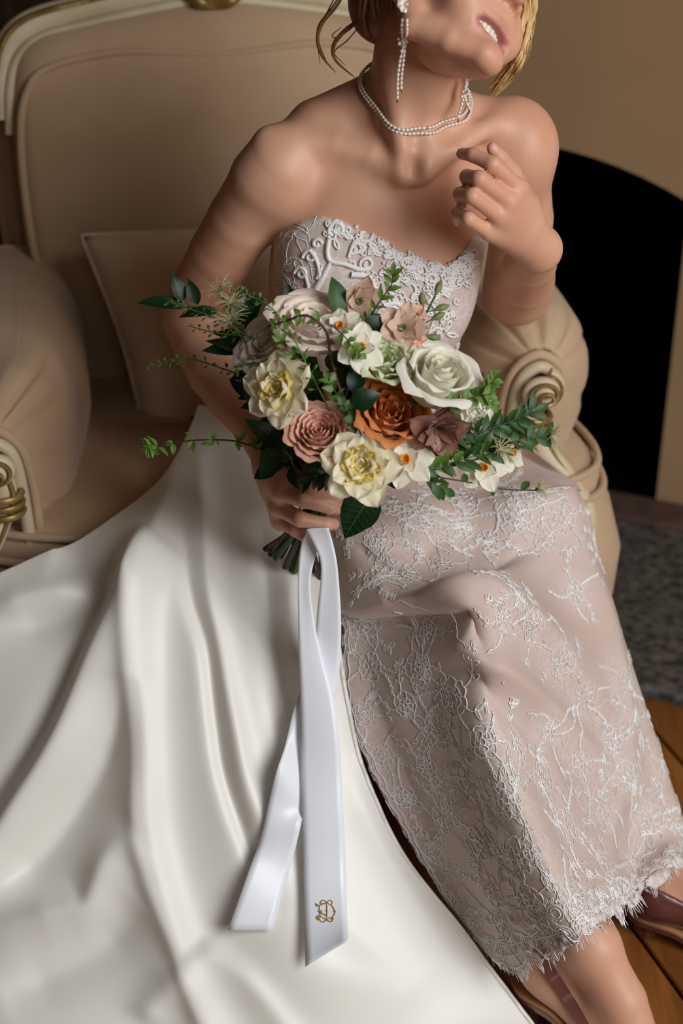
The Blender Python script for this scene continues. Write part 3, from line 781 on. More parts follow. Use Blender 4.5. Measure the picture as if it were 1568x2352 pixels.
for i in range(9):                                        # scalloped fans
    a = -.3 + i * .34
    cx, cy = 836 + 34 * math.sin(a), 660 - 34 * math.cos(a)
    cord(ap, [(cx + 8 * math.cos(t), cy + 8 * math.sin(t)) for t in np.linspace(0, 2 * PI, 9)], .0012, n=18)
    cx, cy = 905 + 44 * math.sin(a - .2), 728 - 44 * math.cos(a - .2)
    cord(ap, [(cx + 8 * math.cos(t), cy + 8 * math.sin(t)) for t in np.linspace(0, 2 * PI, 9)], .0012, n=18)
r2 = random.Random(3)
for k in range(230):                                       # small leaves and loops crowding the neckline and below the bust
    t = r2.random()
    if k < 140:
        x = 745 + t * 345; yy = np.interp(x, [q_[0] for q_ in neck_px], [q_[1] for q_ in neck_px]); y = yy + 8 + abs(r2.gauss(0, 1)) * 26
    else: x = r2.uniform(900, 1050); y = r2.uniform(640, 830)
    a = r2.uniform(0, 2 * PI); s = r2.uniform(8, 15)
    if r2.random() < .55: pts = [(x, y), (x + s * math.cos(a - .35), y + s * math.sin(a - .35)), (x + 1.8 * s * math.cos(a), y + 1.8 * s * math.sin(a)), (x + s * math.cos(a + .35), y + s * math.sin(a + .35)), (x, y)]
    else: pts = spiral_px(x, y, s * .75, 1.1, a, 14)
    cord(ap, pts, r2.choice([.0013, .0017, .0022]), n=18, seg=5)
for k in range(70):                                        # fine lace threads on the side panels
    x = r2.uniform(612, 720); y = r2.uniform(530, 740); a = r2.uniform(0, 2 * PI)
    pts = [(x, y)]
    for _ in range(4): a += r2.uniform(-1.1, 1.1); pts.append((pts[-1][0] + 13 * math.cos(a), pts[-1][1] + 13 * math.sin(a)))
    cord(ap, pts, .0007, off=.0004, n=16, seg=4)
apo = ap.build('embroidered_applique', M_cord, bod); tag(apo, kind='stuff')
sq = MB()                                                 # sequins
for k in range(70):
    x = r2.uniform(870, 1070); yy = np.interp(x, [q_[0] for q_ in neck_px], [q_[1] for q_ in neck_px]); y = yy + r2.uniform(4, 70)
    p, nn = cast(bvB, x, y)
    if p is not None: sq.add(*sphere_vf(p + nn * .002, .0016, 6, 4))
M_seq = mat('clear_sequin', (.9, .9, .9, 1), .12, spec=1.0)
tag(sq.build('sequins', M_seq, bod), kind='stuff')
# ---------------------------------------------------------------- lace skirt
SK = [
 [(690, 860, 1.80), (770, 850, 1.765), (850, 850, 1.755), (930, 848, 1.77), (985, 850, 1.815), (1010, 860, 1.88), (1000, 870, 1.95)],
 [(690, 1075, 1.80), (790, 1060, 1.765), (920, 1062, 1.78), (1060, 1070, 1.80), (1190, 1074, 1.80), (1296, 1090, 1.745), (1240, 1088, 1.84)],
 [(705, 1190, 1.67), (800, 1180, 1.640), (930, 1160, 1.65), (1060, 1150, 1.685), (1190, 1130, 1.675), (1322, 1128, 1.695), (1270, 1130, 1.80)],
 [(740, 1300, 1.62), (830, 1280, 1.575), (950, 1270, 1.57), (1080, 1255, 1.61), (1215, 1225, 1.632), (1352, 1225, 1.685), (1290, 1230, 1.77)],
 [(782, 1402, 1.575), (850, 1390, 1.53), (960, 1375, 1.49), (1090, 1362, 1.45), (1250, 1375, 1.575), (1396, 1365, 1.662), (1330, 1370, 1.745)],
 [(788, 1440, 1.55), (860, 1470, 1.52), (970, 1480, 1.47), (1120, 1490, 1.415), (1290, 1510, 1.535), (1432, 1500, 1.635), (1370, 1500, 1.715)],
 [(788, 1600, 1.515), (880, 1640, 1.48), (1000, 1660, 1.44), (1150, 1680, 1.380), (1320, 1690, 1.495), (1482, 1650, 1.60), (1420, 1650, 1.68)],
 [(856, 1770, 1.475), (950, 1800, 1.445), (1070, 1820, 1.40), (1210, 1840, 1.338), (1375, 1840, 1.46), (1530, 1800, 1.57), (1470, 1800, 1.64)],
 [(932, 1910, 1.445), (1020, 1950, 1.415), (1130, 1970, 1.355), (1270, 1975, 1.296), (1420, 1955, 1.435), (1568, 1900, 1.54), (1515, 1905, 1.61)],
 [(1005, 2040, 1.42), (1085, 2090, 1.39), (1190, 2100, 1.315), (1310, 2080, 1.270), (1440, 2025, 1.38), (1584, 1932, 1.53), (1530, 1938, 1.60)],
 [(1078, 2138, 1.40), (1158, 2210, 1.345), (1250, 2186, 1.296), (1345, 2140, 1.260), (1455, 2060, 1.365), (1595, 1940, 1.525), (1540, 1945, 1.595)]]
NU, NV = 240, 170
G = patch([[P(*q) for q in r] for r in SK], NU, NV)
def seg_dist(px, py, line):
    """signed distance (right of travel = +) to a pixel polyline and the position along it"""
    L_ = catmull(line, 60); best = np.full(px.shape, 1e9); sgn = np.zeros(px.shape); al = np.zeros(px.shape)
    for i in range(len(L_) - 1):
        a, b = L_[i], L_[i + 1]; ab = b - a; t = np.clip(((px - a[0]) * ab[0] + (py - a[1]) * ab[1]) / (ab @ ab + 1e-9), 0, 1)
        dx = px - a[0] - t * ab[0]; dy = py - a[1] - t * ab[1]; d = np.hypot(dx, dy); m = d < best
        best = np.where(m, d, best); sgn = np.where(m, np.sign(ab[0] * dy - ab[1] * dx), sgn); al = np.where(m, (i + t) / (len(L_) - 1), al)
    return best * np.where(sgn == 0, 1, sgn), al
def fold(G, folds):
    """raise or sink a cloth grid along creases"""
    n = grid_normals(G)
    if (n.reshape(-1, 3) @ FW).mean() > 0: n = -n
    px, py = project_np(G)
    for line, amp, wneg, wpos, ends in folds:
        s, al = seg_dist(px, py, line)
        wd = np.where(s < 0, wneg, wpos)
        e = np.ones_like(al)
        if ends & 1: e *= np.clip(al / .25, 0, 1) ** .8
        if ends & 2: e *= np.clip((1 - al) / .25, 0, 1) ** .8
        G = G + n * (amp * e * np.exp(-(np.abs(s) / wd) ** 1.6))[..., None]
    return G
def project_np(G):
    v = G - CAM; d = v @ FW; return 784 + F * (v @ RT) / d, 1176 - F * (v @ UPV) / d
SF = [([(770, 1400), (880, 1392), (980, 1372), (1080, 1350), (1130, 1372), (1230, 1450), (1330, 1570), (1420, 1690)], .020, 60, 22, 2),
      ([(800, 1432), (900, 1430), (1010, 1424), (1085, 1420), (1110, 1470), (1120, 1540)], -.020, 20, 52, 3),
      ([(900, 1370), (1000, 1325), (1120, 1290), (1260, 1245)], -.024, 60, 24, 3),
      ([(1000, 1470), (1100, 1510), (1230, 1600), (1330, 1700), (1420, 1800)], .011, 30, 26, 3),
      ([(980, 1530), (1100, 1570), (1230, 1680), (1330, 1790)], -.012, 30, 40, 3),
      ([(1290, 1150), (1340, 1280), (1400, 1430), (1432, 1600), (1436, 1760), (1400, 1900), (1395, 2060)], .010, 30, 24, 3),
      ([(1370, 1200), (1420, 1360), (1462, 1560), (1490, 1700)], -.006, 30, 30, 3),
      ([(800, 1240), (870, 1290), (960, 1345)], -.006, 16, 24, 3),
      ([(830, 1480), (860, 1620), (930, 1790), (990, 1930)], -.008, 26, 40, 3),
      ([(800, 1560), (840, 1720), (900, 1860), (985, 2010)], .006, 18, 22, 3),
      ([(1180, 1720), (1270, 1830), (1320, 1960), (1330, 2100)], -.008, 40, 40, 3),
      ([(1060, 1620), (1130, 1760), (1190, 1920), (1220, 2100)], .006, 46, 46, 3),
      ([(1450, 1850), (1470, 1950), (1462, 2080)], -.010, 26, 26, 1), ([(1510, 1820), (1530, 1900), (1530, 2000)], .008, 24, 24, 1)]
G = fold(G, SF)
def keep_off(G, gap, rounds=4):
    for _ in range(rounds):
        n = grid_normals(G)
        if (n.reshape(-1, 3) @ FW).mean() > 0: n = -n
        d = B.eval(G); push = np.clip(gap - d, 0, .06)
        for _k in range(3): push = np.maximum(push, (np.roll(push, 1, 0) + np.roll(push, -1, 0) + np.roll(push, 1, 1) + np.roll(push, -1, 1)) / 4 * .97)
        G = G + n * push[..., None]
    return G
KO = keep_off(G, .007) - G
KO *= np.clip((NU - 5 - np.arange(NU)) / 14, 0, 1)[:, None, None] * np.clip((NV - 14 - np.arange(NV)) / 14, 0, 1)[None, :, None]
G = G + KO
# scalloped hem: shift the last rows along the length
arc = np.linalg.norm(np.diff(G[-1], axis=0), axis=1).cumsum(); arc = np.concatenate([[0], arc])
scal = np.abs(np.sin(arc / .060 * PI)) ** .8 * .011
for r_ in range(14):
    wgt = ((r_ + 1) / 14) ** 2
    i = NU - 14 + r_
    dirv = G[i] - G[i - 3]; dirv /= np.linalg.norm(dirv, axis=1, keepdims=True) + 1e-9
    G[i] = G[i] + dirv * (scal * wgt)[:, None]
SKG = G
SKN = grid_normals(G)
if (SKN.reshape(-1, 3) @ FW).mean() > 0: SKN = -SKN
def grid_obj(name, G, m, parent, uv=True):
    nu, nv = G.shape[:2]
    o = mk_np(name, G.reshape(-1, 3), np.array(grid_faces(nu, nv)), m, parent)
    if uv:
        su = np.concatenate([[0], np.linalg.norm(np.diff(G[:, nv // 2], axis=0), axis=1).cumsum()])
        sv = np.concatenate([[0], np.linalg.norm(np.diff(G[nu // 2], axis=0), axis=1).cumsum()])
        U = np.stack(np.meshgrid(su, sv, indexing='ij'), -1).reshape(-1, 2)
        l = o.data.uv_layers.new(name='UVMap'); li = np.zeros(len(o.data.loops), np.int32); o.data.loops.foreach_get('vertex_index', li)
        l.data.foreach_set('uv', U[li].astype(np.float32).ravel())
    return o
skirt = grid_obj('lace_skirt', G, M_lace, person)
skirt.modifiers.new('thickness', 'SOLIDIFY').thickness = .0012
# ---- lace motifs drawn on the skirt as real thread
SU = np.linalg.norm(np.diff(G, axis=0), axis=2); SV = np.linalg.norm(np.diff(G, axis=1), axis=2)
def on_skirt(i, j, off):
    i = min(max(i, 0), NU - 1.001); j = min(max(j, 0), NV - 1.001); a, b = int(i), int(j); u, v = i - a, j - b
    w_ = ((a, b, (1 - u) * (1 - v)), (a + 1, b, u * (1 - v)), (a, b + 1, (1 - u) * v), (a + 1, b + 1, u * v))
    return SKG[a, b] * w_[0][2] + SKG[a + 1, b] * w_[1][2] + SKG[a, b + 1] * w_[2][2] + SKG[a + 1, b + 1] * w_[3][2] + off * SKN[a, b]
dens = np.zeros((NU, NV))
class Lace:
    def __init__(s): s.mb = MB()
    def curve(s, ci, cj, ang, pts, r=.00075, n=None, seg=3):
        """pts in metres around grid position (ci, cj), turned by ang"""
        a, b = int(min(max(ci, 1), NU - 2)), int(min(max(cj, 1), NV - 2))
        c0 = SKG[a, b]; e2 = SKG[a, b + 1] - SKG[a, b - 1]; nn = SKN[a, b]; e2 = nrm(e2 - nn * (e2 @ nn)); e1 = np.cross(e2, nn)
        if e1 @ (SKG[a + 1, b] - SKG[a - 1, b]) < 0: e1 = -e1
        c = catmull(pts, n or max(6, len(pts) * 3)); out = []
        for x, y in c:
            h_ = bvK.find_nearest(Vector(c0 + e1 * x + e2 * y), .04)
            if h_[0] is None: continue
            q_ = np.array(h_[0]); n_ = np.array(h_[1]); n_ = -n_ if n_ @ FW > 0 else n_
            if out and np.linalg.norm(q_ - out[-1]) > .02: break
            out.append(q_ + n_ * .0007)
        if len(out) > 2: s.mb.add(*tube_vf(out, r, seg))
bvK = bvh_of(skirt); lace = Lace(); r3 = random.Random(11)
def wob(pts, a=.0008): return [(x + r3.gauss(0, a), y + r3.gauss(0, a)) for x, y in pts]
def petal_ring(ci, cj, R, n, a0, th):
    for k in range(n):
        a = a0 + 2 * PI * k / n; h_ = PI / n * 1.05
        p = [(R * .35 * math.cos(a - h_ * .6), R * .35 * math.sin(a - h_ * .6)), (R * .85 * math.cos(a - h_), R * .85 * math.sin(a - h_)), (R * 1.06 * math.cos(a - h_ * .4), R * 1.06 * math.sin(a - h_ * .4)),
             (R * .97 * math.cos(a), R * .97 * math.sin(a)), (R * 1.06 * math.cos(a + h_ * .4), R * 1.06 * math.sin(a + h_ * .4)), (R * .85 * math.cos(a + h_), R * .85 * math.sin(a + h_)), (R * .35 * math.cos(a + h_ * .6), R * .35 * math.sin(a + h_ * .6))]
        lace.curve(ci, cj, 0, wob(p), th, 18)
def leaf_l(ci, cj, x, y, a, s, th):
    p = [(x, y), (x + s * .45 * math.cos(a - .5), y + s * .45 * math.sin(a - .5)), (x + s * math.cos(a), y + s * math.sin(a)), (x + s * .45 * math.cos(a + .5), y + s * .45 * math.sin(a + .5)), (x, y)]
    lace.curve(ci, cj, 0, wob(p, .0005), th, 14)
    lace.curve(ci, cj, 0, [(x, y), (x + s * .8 * math.cos(a), y + s * .8 * math.sin(a))], th * .7, 5)
def add_motif(ci, cj, R, th, spray=5):
    a0 = r3.uniform(0, 6)
    petal_ring(ci, cj, R, r3.choice([5, 6, 7]), a0, th); petal_ring(ci, cj, R * .6, 5, a0 + .5, th * .9)
    lace.curve(ci, cj, 0, [(R * .2 * math.cos(t), R * .2 * math.sin(t)) for t in np.linspace(0, 2 * PI, 9)], th, 16)
    for k in range(spray):
        a = a0 + 2 * PI * k / spray + r3.uniform(-.3, .3); Ls = R * r3.uniform(1.6, 2.6); bend = r3.uniform(-.7, .7)
        st = []
        for q_ in range(6):
            t = q_ / 5; aa = a + bend * t; st.append((R * .9 * math.cos(a) + Ls * t * math.cos(aa), R * .9 * math.sin(a) + Ls * t * math.sin(aa)))
        lace.curve(ci, cj, 0, wob(st), th, 18)
        mode = r3.random()
        for q_ in range(1, 6):
            x, y = st[q_]; aa = a + bend * q_ / 5
            if mode < .6:
                if q_ in (1, 3): continue
                for sg in (-1, 1):
                    leaf_l(ci, cj, x, y, aa + sg * r3.uniform(.5, 1.0), R * r3.uniform(.4, .75), th * .9)
            else:
                rr = R * .10
                lace.curve(ci, cj, 0, [(x + rr * math.cos(t), y + rr * math.sin(t)) for t in np.linspace(0, 2 * PI, 7)], th * .9, 10)
                lace.curve(ci, cj, 0, [(x + rr * 2.2 * math.cos(aa) + rr * math.cos(t), y + rr * 2.2 * math.sin(aa) + rr * math.sin(t)) for t in np.linspace(0, 2 * PI, 7)], th * .9, 10)
        x, y = st[-1]
        lace.curve(ci, cj, 0, wob([(x, y), (x + R * .35 * math.cos(a + bend + .3), y + R * .35 * math.sin(a + bend + .3)), (x + R * .6 * math.cos(a + bend - .4), y + R * .6 * math.sin(a + bend - .4))]), th, 8)
cumu = np.concatenate([np.zeros((1, NV)), SU.cumsum(0)], 0); cumv = np.concatenate([np.zeros((NU, 1)), SV.cumsum(1)], 1)
def density(ci, cj, R, amt):
    i = np.arange(NU)[:, None]; j = np.arange(NV)[None]
    a, b = int(min(max(ci, 0), NU - 2)), int(min(max(cj, 0), NV - 2))
    d = np.hypot((i - ci) * SU[a, b], (j - cj) * SV[a, b])
    global dens
    dens = np.maximum(dens, amt * np.clip(1.35 - d / R, 0, 1))
pxs, pys = project_np(SKG)
def find_ij(x, y):
    d = (pxs - x) ** 2 + (pys - y) ** 2; d[:, NV - 25:] += 1e6; k = int(d.argmin()); return k // NV, k % NV
motifs = [(900, 1165, .020), (1000, 1215, .022), (860, 1330, .018), (1140, 1115, .018), (1060, 1215, .018), (1250, 1245, .018), (820, 1200, .018), (1010, 1300, .018), (960, 1180, .026), (1070, 1160, .022), (1180, 1180, .028), (1290, 1190, .024), (870, 1240, .024), (930, 1320, .022), (1010, 1130, .016), (1230, 1140, .018), (1120, 1240, .016),
          (1180, 1350, .026), (1230, 1430, .026), (1290, 1520, .030), (1340, 1600, .026), (1150, 1420, .016), (1320, 1360, .018), (1370, 1240, .016), (1440, 1560, .024), (1400, 1700, .022), (1460, 1650, .02),
          (830, 1440, .022), (850, 1530, .022), (980, 1450, .020), (960, 1540, .024), (1040, 1600, .028), (1010, 1680, .026), (1110, 1700, .024), (930, 1620, .020), (1190, 1720, .026), (1260, 1680, .022),
          (830, 1640, .018), (880, 1730, .018), (930, 1830, .018), (1080, 1790, .028), (1160, 1840, .026), (1240, 1790, .024), (1330, 1760, .024), (1020, 1880, .022), (1110, 1930, .028), (1200, 1960, .026),
          (1300, 1900, .026), (1380, 1850, .024), (1450, 1790, .022), (1490, 1880, .024), (1040, 2000, .022), (1130, 2050, .026), (1220, 2070, .028), (1310, 2050, .026), (1390, 1990, .024), (1460, 1980, .024), (1150, 2125, .022), (1240, 2120, .024), (1330, 2090, .022), (1410, 2040, .020), (1545, 1880, .020),
          (1520, 1760, .016), (980, 1760, .018), (1165, 2170, .016), (1090, 2110, .018), (990, 1960, .016)]
for x, y, R in motifs:
    i, j = find_ij(x, y); add_motif(i, j, R * .78, r3.choice([.00048, .00058, .0007]), r3.choice([4, 5, 5])); density(i, j, R * 1.9, r3.uniform(.2, .42))
for k in range(110):                                       # wandering tendrils between the sprays
    i = r3.uniform(40, NU - 6); j = r3.uniform(3, NV - 28)
    if i < 130 and r3.random() < .6: continue
    a = r3.uniform(0, 2 * PI); pts = [(0, 0)]
    for _ in range(6): a += r3.uniform(-.9, .9); pts.append((pts[-1][0] + .007 * math.cos(a), pts[-1][1] + .007 * math.sin(a)))
    lace.curve(i, j, 0, pts, .00048, 18)
    if r3.random() < .6: leaf_l(i, j, *pts[-1], a, .010, .0005)
# border: scallop arcs, honeycomb rings and eyelash fringe along the hem
for off, th in ((1.2, .0009), (5, .0007), (9, .0008)):
    lace.mb.add(*tube_vf([on_skirt(NU - 1 - off, j, .0009) for j in np.arange(0, NV - 1, .6)], th, 3))
for k in range(int(arc[-1] / .026)):
    s = (k + .5) * .026; j = np.interp(s, arc, np.arange(NV))
    for rr in (.012, .0085, .004):
        lace.curve(NU - 10, j, 0, [(.004 - rr * math.cos(t), rr * math.sin(t)) for t in np.linspace(-2.2, 2.2, 9)], .0007, 16)
    for rr in (.010, .006):
        lace.curve(NU - 24, j + 2, 0, [(.002 + rr * math.cos(t), rr * math.sin(t)) for t in np.linspace(0, 2 * PI, 9)], .0006, 16)
for i in range(30, NU - 2, 1):
    pass
for jj in (2.0, 5.5):                                       # narrow worked edge of the front opening
    lace.mb.add(*tube_vf([on_skirt(i, jj + .6 * math.sin(i * .9), .0008) for i in np.arange(60, NU - 1, .5)], .0007, 3))
thr = lace.mb.build('lace_embroidery', M_thread, skirt); tag(thr, kind='stuff')
fr = MB()
for k in range(int(arc[-1] / .0034)):
    s = k * .0034; j = np.interp(s, arc, np.arange(NV))
    p0 = on_skirt(NU - 1, j, .0004); dv = on_skirt(NU - 1, j, .0004) - on_skirt(NU - 3, j, .0004); dv = nrm(dv + np.array([r3.gauss(0, .0006), r3.gauss(0, .0006), -.0012]))
    L_ = r3.uniform(.008, .014)
    fr.add(*tube_vf([p0, p0 + dv * L_ * .5, p0 + dv * L_ + np.array([r3.gauss(0, .001), 0, 0])], [.00055, .0005, .0003], 3))
tag(fr.build('eyelash_fringe', M_thread, skirt), kind='stuff')
dens[-30:] = np.maximum(dens[-30:], np.linspace(0, .6, 30)[:, None])
dens[:, :8] = np.maximum(dens[:, :8], .35)
add_dens(skirt, dens.ravel())
# ---------------------------------------------------------------- satin overskirt with train
TR = [
 [(455, 930, 1.90), (515, 935, 1.87), (590, 950, 1.83), (660, 985, 1.80), (715, 1030, 1.79)],
 [(392, 1105, 1.80), (468, 1118, 1.75), (550, 1130, 1.71), (630, 1140, 1.68), (722, 1150, 1.665)],
 [(235, 1212, 1.685), (380, 1240, 1.645), (500, 1260, 1.63), (620, 1290, 1.605), (745, 1310, 1.595)],
 [(60, 1288, 1.645), (300, 1340, 1.60), (460, 1400, 1.565), (620, 1450, 1.54), (772, 1450, 1.54)],
 [(-150, 1400, 1.60), (150, 1480, 1.555), (420, 1560, 1.51), (620, 1620, 1.485), (795, 1600, 1.505)],
 [(-300, 1600, 1.55), (80, 1700, 1.48), (400, 1750, 1.45), (640, 1820, 1.425), (836, 1778, 1.465)],
 [(-350, 1850, 1.47), (30, 1950, 1.41), (380, 1980, 1.39), (680, 2020, 1.365), (922, 1968, 1.425)],
 [(-350, 2100, 1.39), (30, 2200, 1.33), (400, 2220, 1.32), (740, 2220, 1.305), (1075, 2160, 1.385)],
 [(-350, 2350, 1.30), (30, 2450, 1.24), (430, 2450, 1.25), (800, 2440, 1.26), (1205, 2330, 1.325)],
 [(-300, 2700, 1.12), (50, 2700, 1.12), (450, 2680, 1.13), (850, 2650, 1.145), (1330, 2500, 1.255)]]
G = patch([[P(*q) for q in r] for r in TR], 330, 230)
TF = [([(445, 960), (400, 1120), (356, 1243), (339, 1318), (330, 1502), (333, 1674), (344, 1875), (379, 2030), (436, 2190), (494, 2352)], .024, 44, 95, 1),
      ([(330, 1260), (310, 1330), (304, 1559), (310, 1846), (344, 2018), (425, 2219), (470, 2352)], .007, 20, 18, 1),
      ([(419, 1200), (442, 1375), (476, 1490), (494, 1645), (517, 1789), (574, 1961), (640, 2100)], -.016, 30, 16, 3),
      ([(462, 1000), (468, 1175), (476, 1330), (505, 1502), (540, 1674), (580, 1846), (660, 2000)], .016, 26, 80, 3),
      ([(600, 1180), (610, 1330), (630, 1500), (660, 1640), (690, 1760)], -.012, 50, 40, 3),
      ([(660, 1300), (670, 1450), (700, 1600)], .010, 30, 50, 3),
      ([(350, 1240), (321, 1300), (230, 1473), (143, 1674), (57, 1817), (-40, 1990)], .030, 80, 30, 1),
      ([(270, 1330), (200, 1460), (120, 1620), (40, 1760), (-40, 1850)], -.012, 30, 26, 3),
      ([(300, 1560), (250, 1740), (160, 1880), (60, 1990), (-60, 2060)], -.026, 60, 60, 3),
      ([(316, 1903), (247, 1961), (205, 2070), (160, 2082), (80, 2096), (-40, 2140)], .020, 60, 34, 3),
      ([(330, 2090), (230, 2180), (120, 2240), (0, 2290)], -.016, 60, 60, 3),
      ([(470, 2160), (494, 2185), (574, 2248), (660, 2352), (720, 2440)], .012, 22, 70, 1),
      ([(330, 2352), (360, 2290), (440, 2220)], .012, 40, 40, 3),
      ([(640, 1880), (700, 2000), (800, 2120), (950, 2260)], -.010, 70, 70, 3),
      ([(790, 1740), (850, 1900), (960, 2080), (1080, 2240)], .010, 60, 50, 3),
      ([(120, 1270), (220, 1300), (300, 1300)], -.014, 40, 50, 3),
      ([(-20, 1440), (100, 1425), (200, 1400), (270, 1340)], -.014, 36, 40, 3),
      ([(-20, 1400), (90, 1370), (200, 1350)], .012, 40, 40, 3)]
G = fold(G, TF)
def relax(G, k):
    for _ in range(k):
        G[1:-1, 1:-1] = (G[:-2, 1:-1] + G[2:, 1:-1] + G[1:-1, :-2] + G[1:-1, 2:] + 2 * G[1:-1, 1:-1]) / 6
    return G
G = relax(G, 6)
G[..., 2] = np.maximum(G[..., 2], .006 + .004 * np.sin(G[..., 0] * 9))
TRG = G
train = grid_obj('satin_overskirt', G, M_satin, person, uv=False)
train.modifiers.new('thickness', 'SOLIDIFY').thickness = .002
edge = [TRG[i, -1] for i in range(0, 330, 2)]
tube('rolled_hem', edge, .0028, M_satin, train, 6)
bvT = bvh_of(train)
# ================================================================== face, hair, jewellery, shoes
def to_skin(p, off=0.):
    """nearest point on the skin"""
    p = np.asarray(p, float)
    for _ in range(4):
        d = B.eval(p[None])[0]; e = 1e-3
        g = np.array([B.eval((p + e * a)[None])[0] - d for a in np.eye(3)]); g = g / (np.linalg.norm(g) + 1e-9)
        p = p - g * (d - off)
    return p, g
M_tooth = mat('tooth_enamel', srgb(228, 219, 202), .3, coat=.3)
x = -.0232
for k, wd in enumerate((.0046, .0050, .0058, .0062, .0074, .0074, .0062, .0058, .0050, .0046)):
    if k == 0: x = -sum((.0046, .0050, .0058, .0062, .0074))
    l0, l1 = x + .0002, x + wd - .0002; x += wd
    def tp(l, u, df): return H(l, u, -.0055 - 13. * l * l + df)
    hgt = .0092 - 9 * abs((l0 + l1) / 2) ** 1.9
    V = [];
    for u, df in ((.008, -.001), (.002, .0), (-hgt * .75, -.0004), (-hgt, -.0016)):
        for l in np.linspace(l0, l1, 5):
            e = abs((l - (l0 + l1) / 2) / (wd / 2)); V.append(tp(l, u, df - .0011 * e ** 3))
    mk('tooth', V, grid_faces(4, 5), M_tooth, person)
M_eye = mat('eye_white', srgb(236, 230, 224), .2); M_iris = mat('iris', srgb(92, 104, 96), .2)
for s in (-1, 1):
    c = H(s * .031, .078, -.0225); e = MB().add(*sphere_vf(c, .0122, 16, 12)).build('eye', M_eye, person)
    i_ = MB().add(*sphere_vf(c + HF * .0088, .0044, 10, 8)).build('iris', M_iris, e)
for s in (-1, 1):
    tube('eyebrow', [H(s * .012, .098, .005), H(s * .028, .105, .000), H(s * .046, .100, -.014)], [.0018, .0022, .0006], mat('eyebrow_hair', srgb(120, 88, 58), .7), person, 6, n=14)
# ---- hair
def hair_mat(name, a, b):
    m = mat(name, srgb(*a), .42, srgb(*b), 30., spec=.5); return m
M_hair = hair_mat('blonde_hair', (216, 180, 122), (172, 130, 78)); M_hair_shade = hair_mat('shaded_blonde_hair', (148, 108, 66), (100, 70, 40))  # same blonde twice; the darker one has the bun's shade in its colour
HS = SDF()
HS.el(H(0, .135, -.100), (.083, .092, .095), HA, .02)
HS.el(H(0, .06, -.150), (.058, .055, .050), HA, .03)
HS.el(P(858, 8, 1.745), (.024, .030, .036), None, .02)
def hcut(X, d):
    q = (X - HM) @ HA.T
    face = (q[..., 2] + .045 - .9 * np.maximum(q[..., 1] - .10, 0)) * .8        # keeps the face free
    low = (.022 - q[..., 1] - .75 * np.maximum(-q[..., 2] - .088, 0)) * .7
    return np.maximum(np.maximum(d, face), low)
V, Q = HS.mesh(.004, hcut)
hair = mk_np('hair', V, Q, M_hair_shade, person)
rh = random.Random(5)
def lock(pts, r, m, n=26, j=.0):
    c = catmull([P(*q) for q in pts], n); t = np.linspace(0, 1, n)
    tube('hair_strand', c + np.array([rh.gauss(0, j), rh.gauss(0, j), rh.gauss(0, j)]), r * np.sin(np.clip(t * .9 + .1, 0, 1) * PI) ** .6 + .0002, m, hair, 6)
loose = [[(850, -80, 1.75), (800, -40, 1.745), (772, 8, 1.735), (738, 55, 1.73), (729, 92, 1.73), (740, 130, 1.735), (772, 168, 1.74)],
         [(838, 10, 1.74), (822, 45, 1.735), (790, 72, 1.73), (766, 104, 1.73), (770, 138, 1.735), (816, 180, 1.74)],
         [(845, 0, 1.735), (815, 55, 1.73), (775, 85, 1.725), (763, 80, 1.725), (785, 62, 1.73)],
         [(845, -80, 1.75), (785, -30, 1.74), (750, 30, 1.735), (728, 70, 1.73), (735, 150, 1.74)], [(850, 30, 1.74), (800, 90, 1.735), (768, 120, 1.735), (792, 150, 1.74)],
         [(850, -75, 1.75), (802, -30, 1.74), (770, 18, 1.735), (742, 52, 1.73), (731, 92, 1.73), (748, 138, 1.735)]]
for k, L_ in enumerate(loose): lock(L_, (.0021, .0021, .0008, .0005, .0005, .0013)[k], M_hair_shade, 34)
for k in range(26):                                            # strands combed over the nape and the bun
    x = 838 + rh.random() * 62; y = rh.uniform(-60, -10)
    lock([(x, y, 1.70), (x + rh.uniform(-6, 10), y + 50, 1.715), (x + rh.uniform(0, 16), y + 90, 1.73), (872 + rh.uniform(-6, 14), 84 + rh.uniform(-20, 22), 1.745)], .0030, M_hair_shade, 14, .002)
side = [(1190, -150, 1.70), (1208, -60, 1.70), (1214, 10, 1.70), (1206, 60, 1.695), (1196, 110, 1.69), (1184, 150, 1.69), (1158, 186, 1.695), (1134, 214, 1.70)]
for k in range(90):
    dx = rh.gauss(0, 8); dy = rh.uniform(-24, 8); ph = rh.uniform(0, 6); wv = rh.uniform(2, 6)
    lock([(x + dx * (1 - .55 * i / 7) + wv * math.sin(ph + i * 1.3), y + dy * i / 7, Y + rh.gauss(0, .004)) for i, (x, y, Y) in enumerate(side)], rh.choice([.0006, .0009, .0013, .0017]), M_hair, 34)
for k in range(14):
    lock([(x + rh.gauss(8, 8), y + rh.gauss(0, 5), Y) for x, y, Y in side[:rh.choice([5, 6, 7])]], .0004, M_hair, 24)
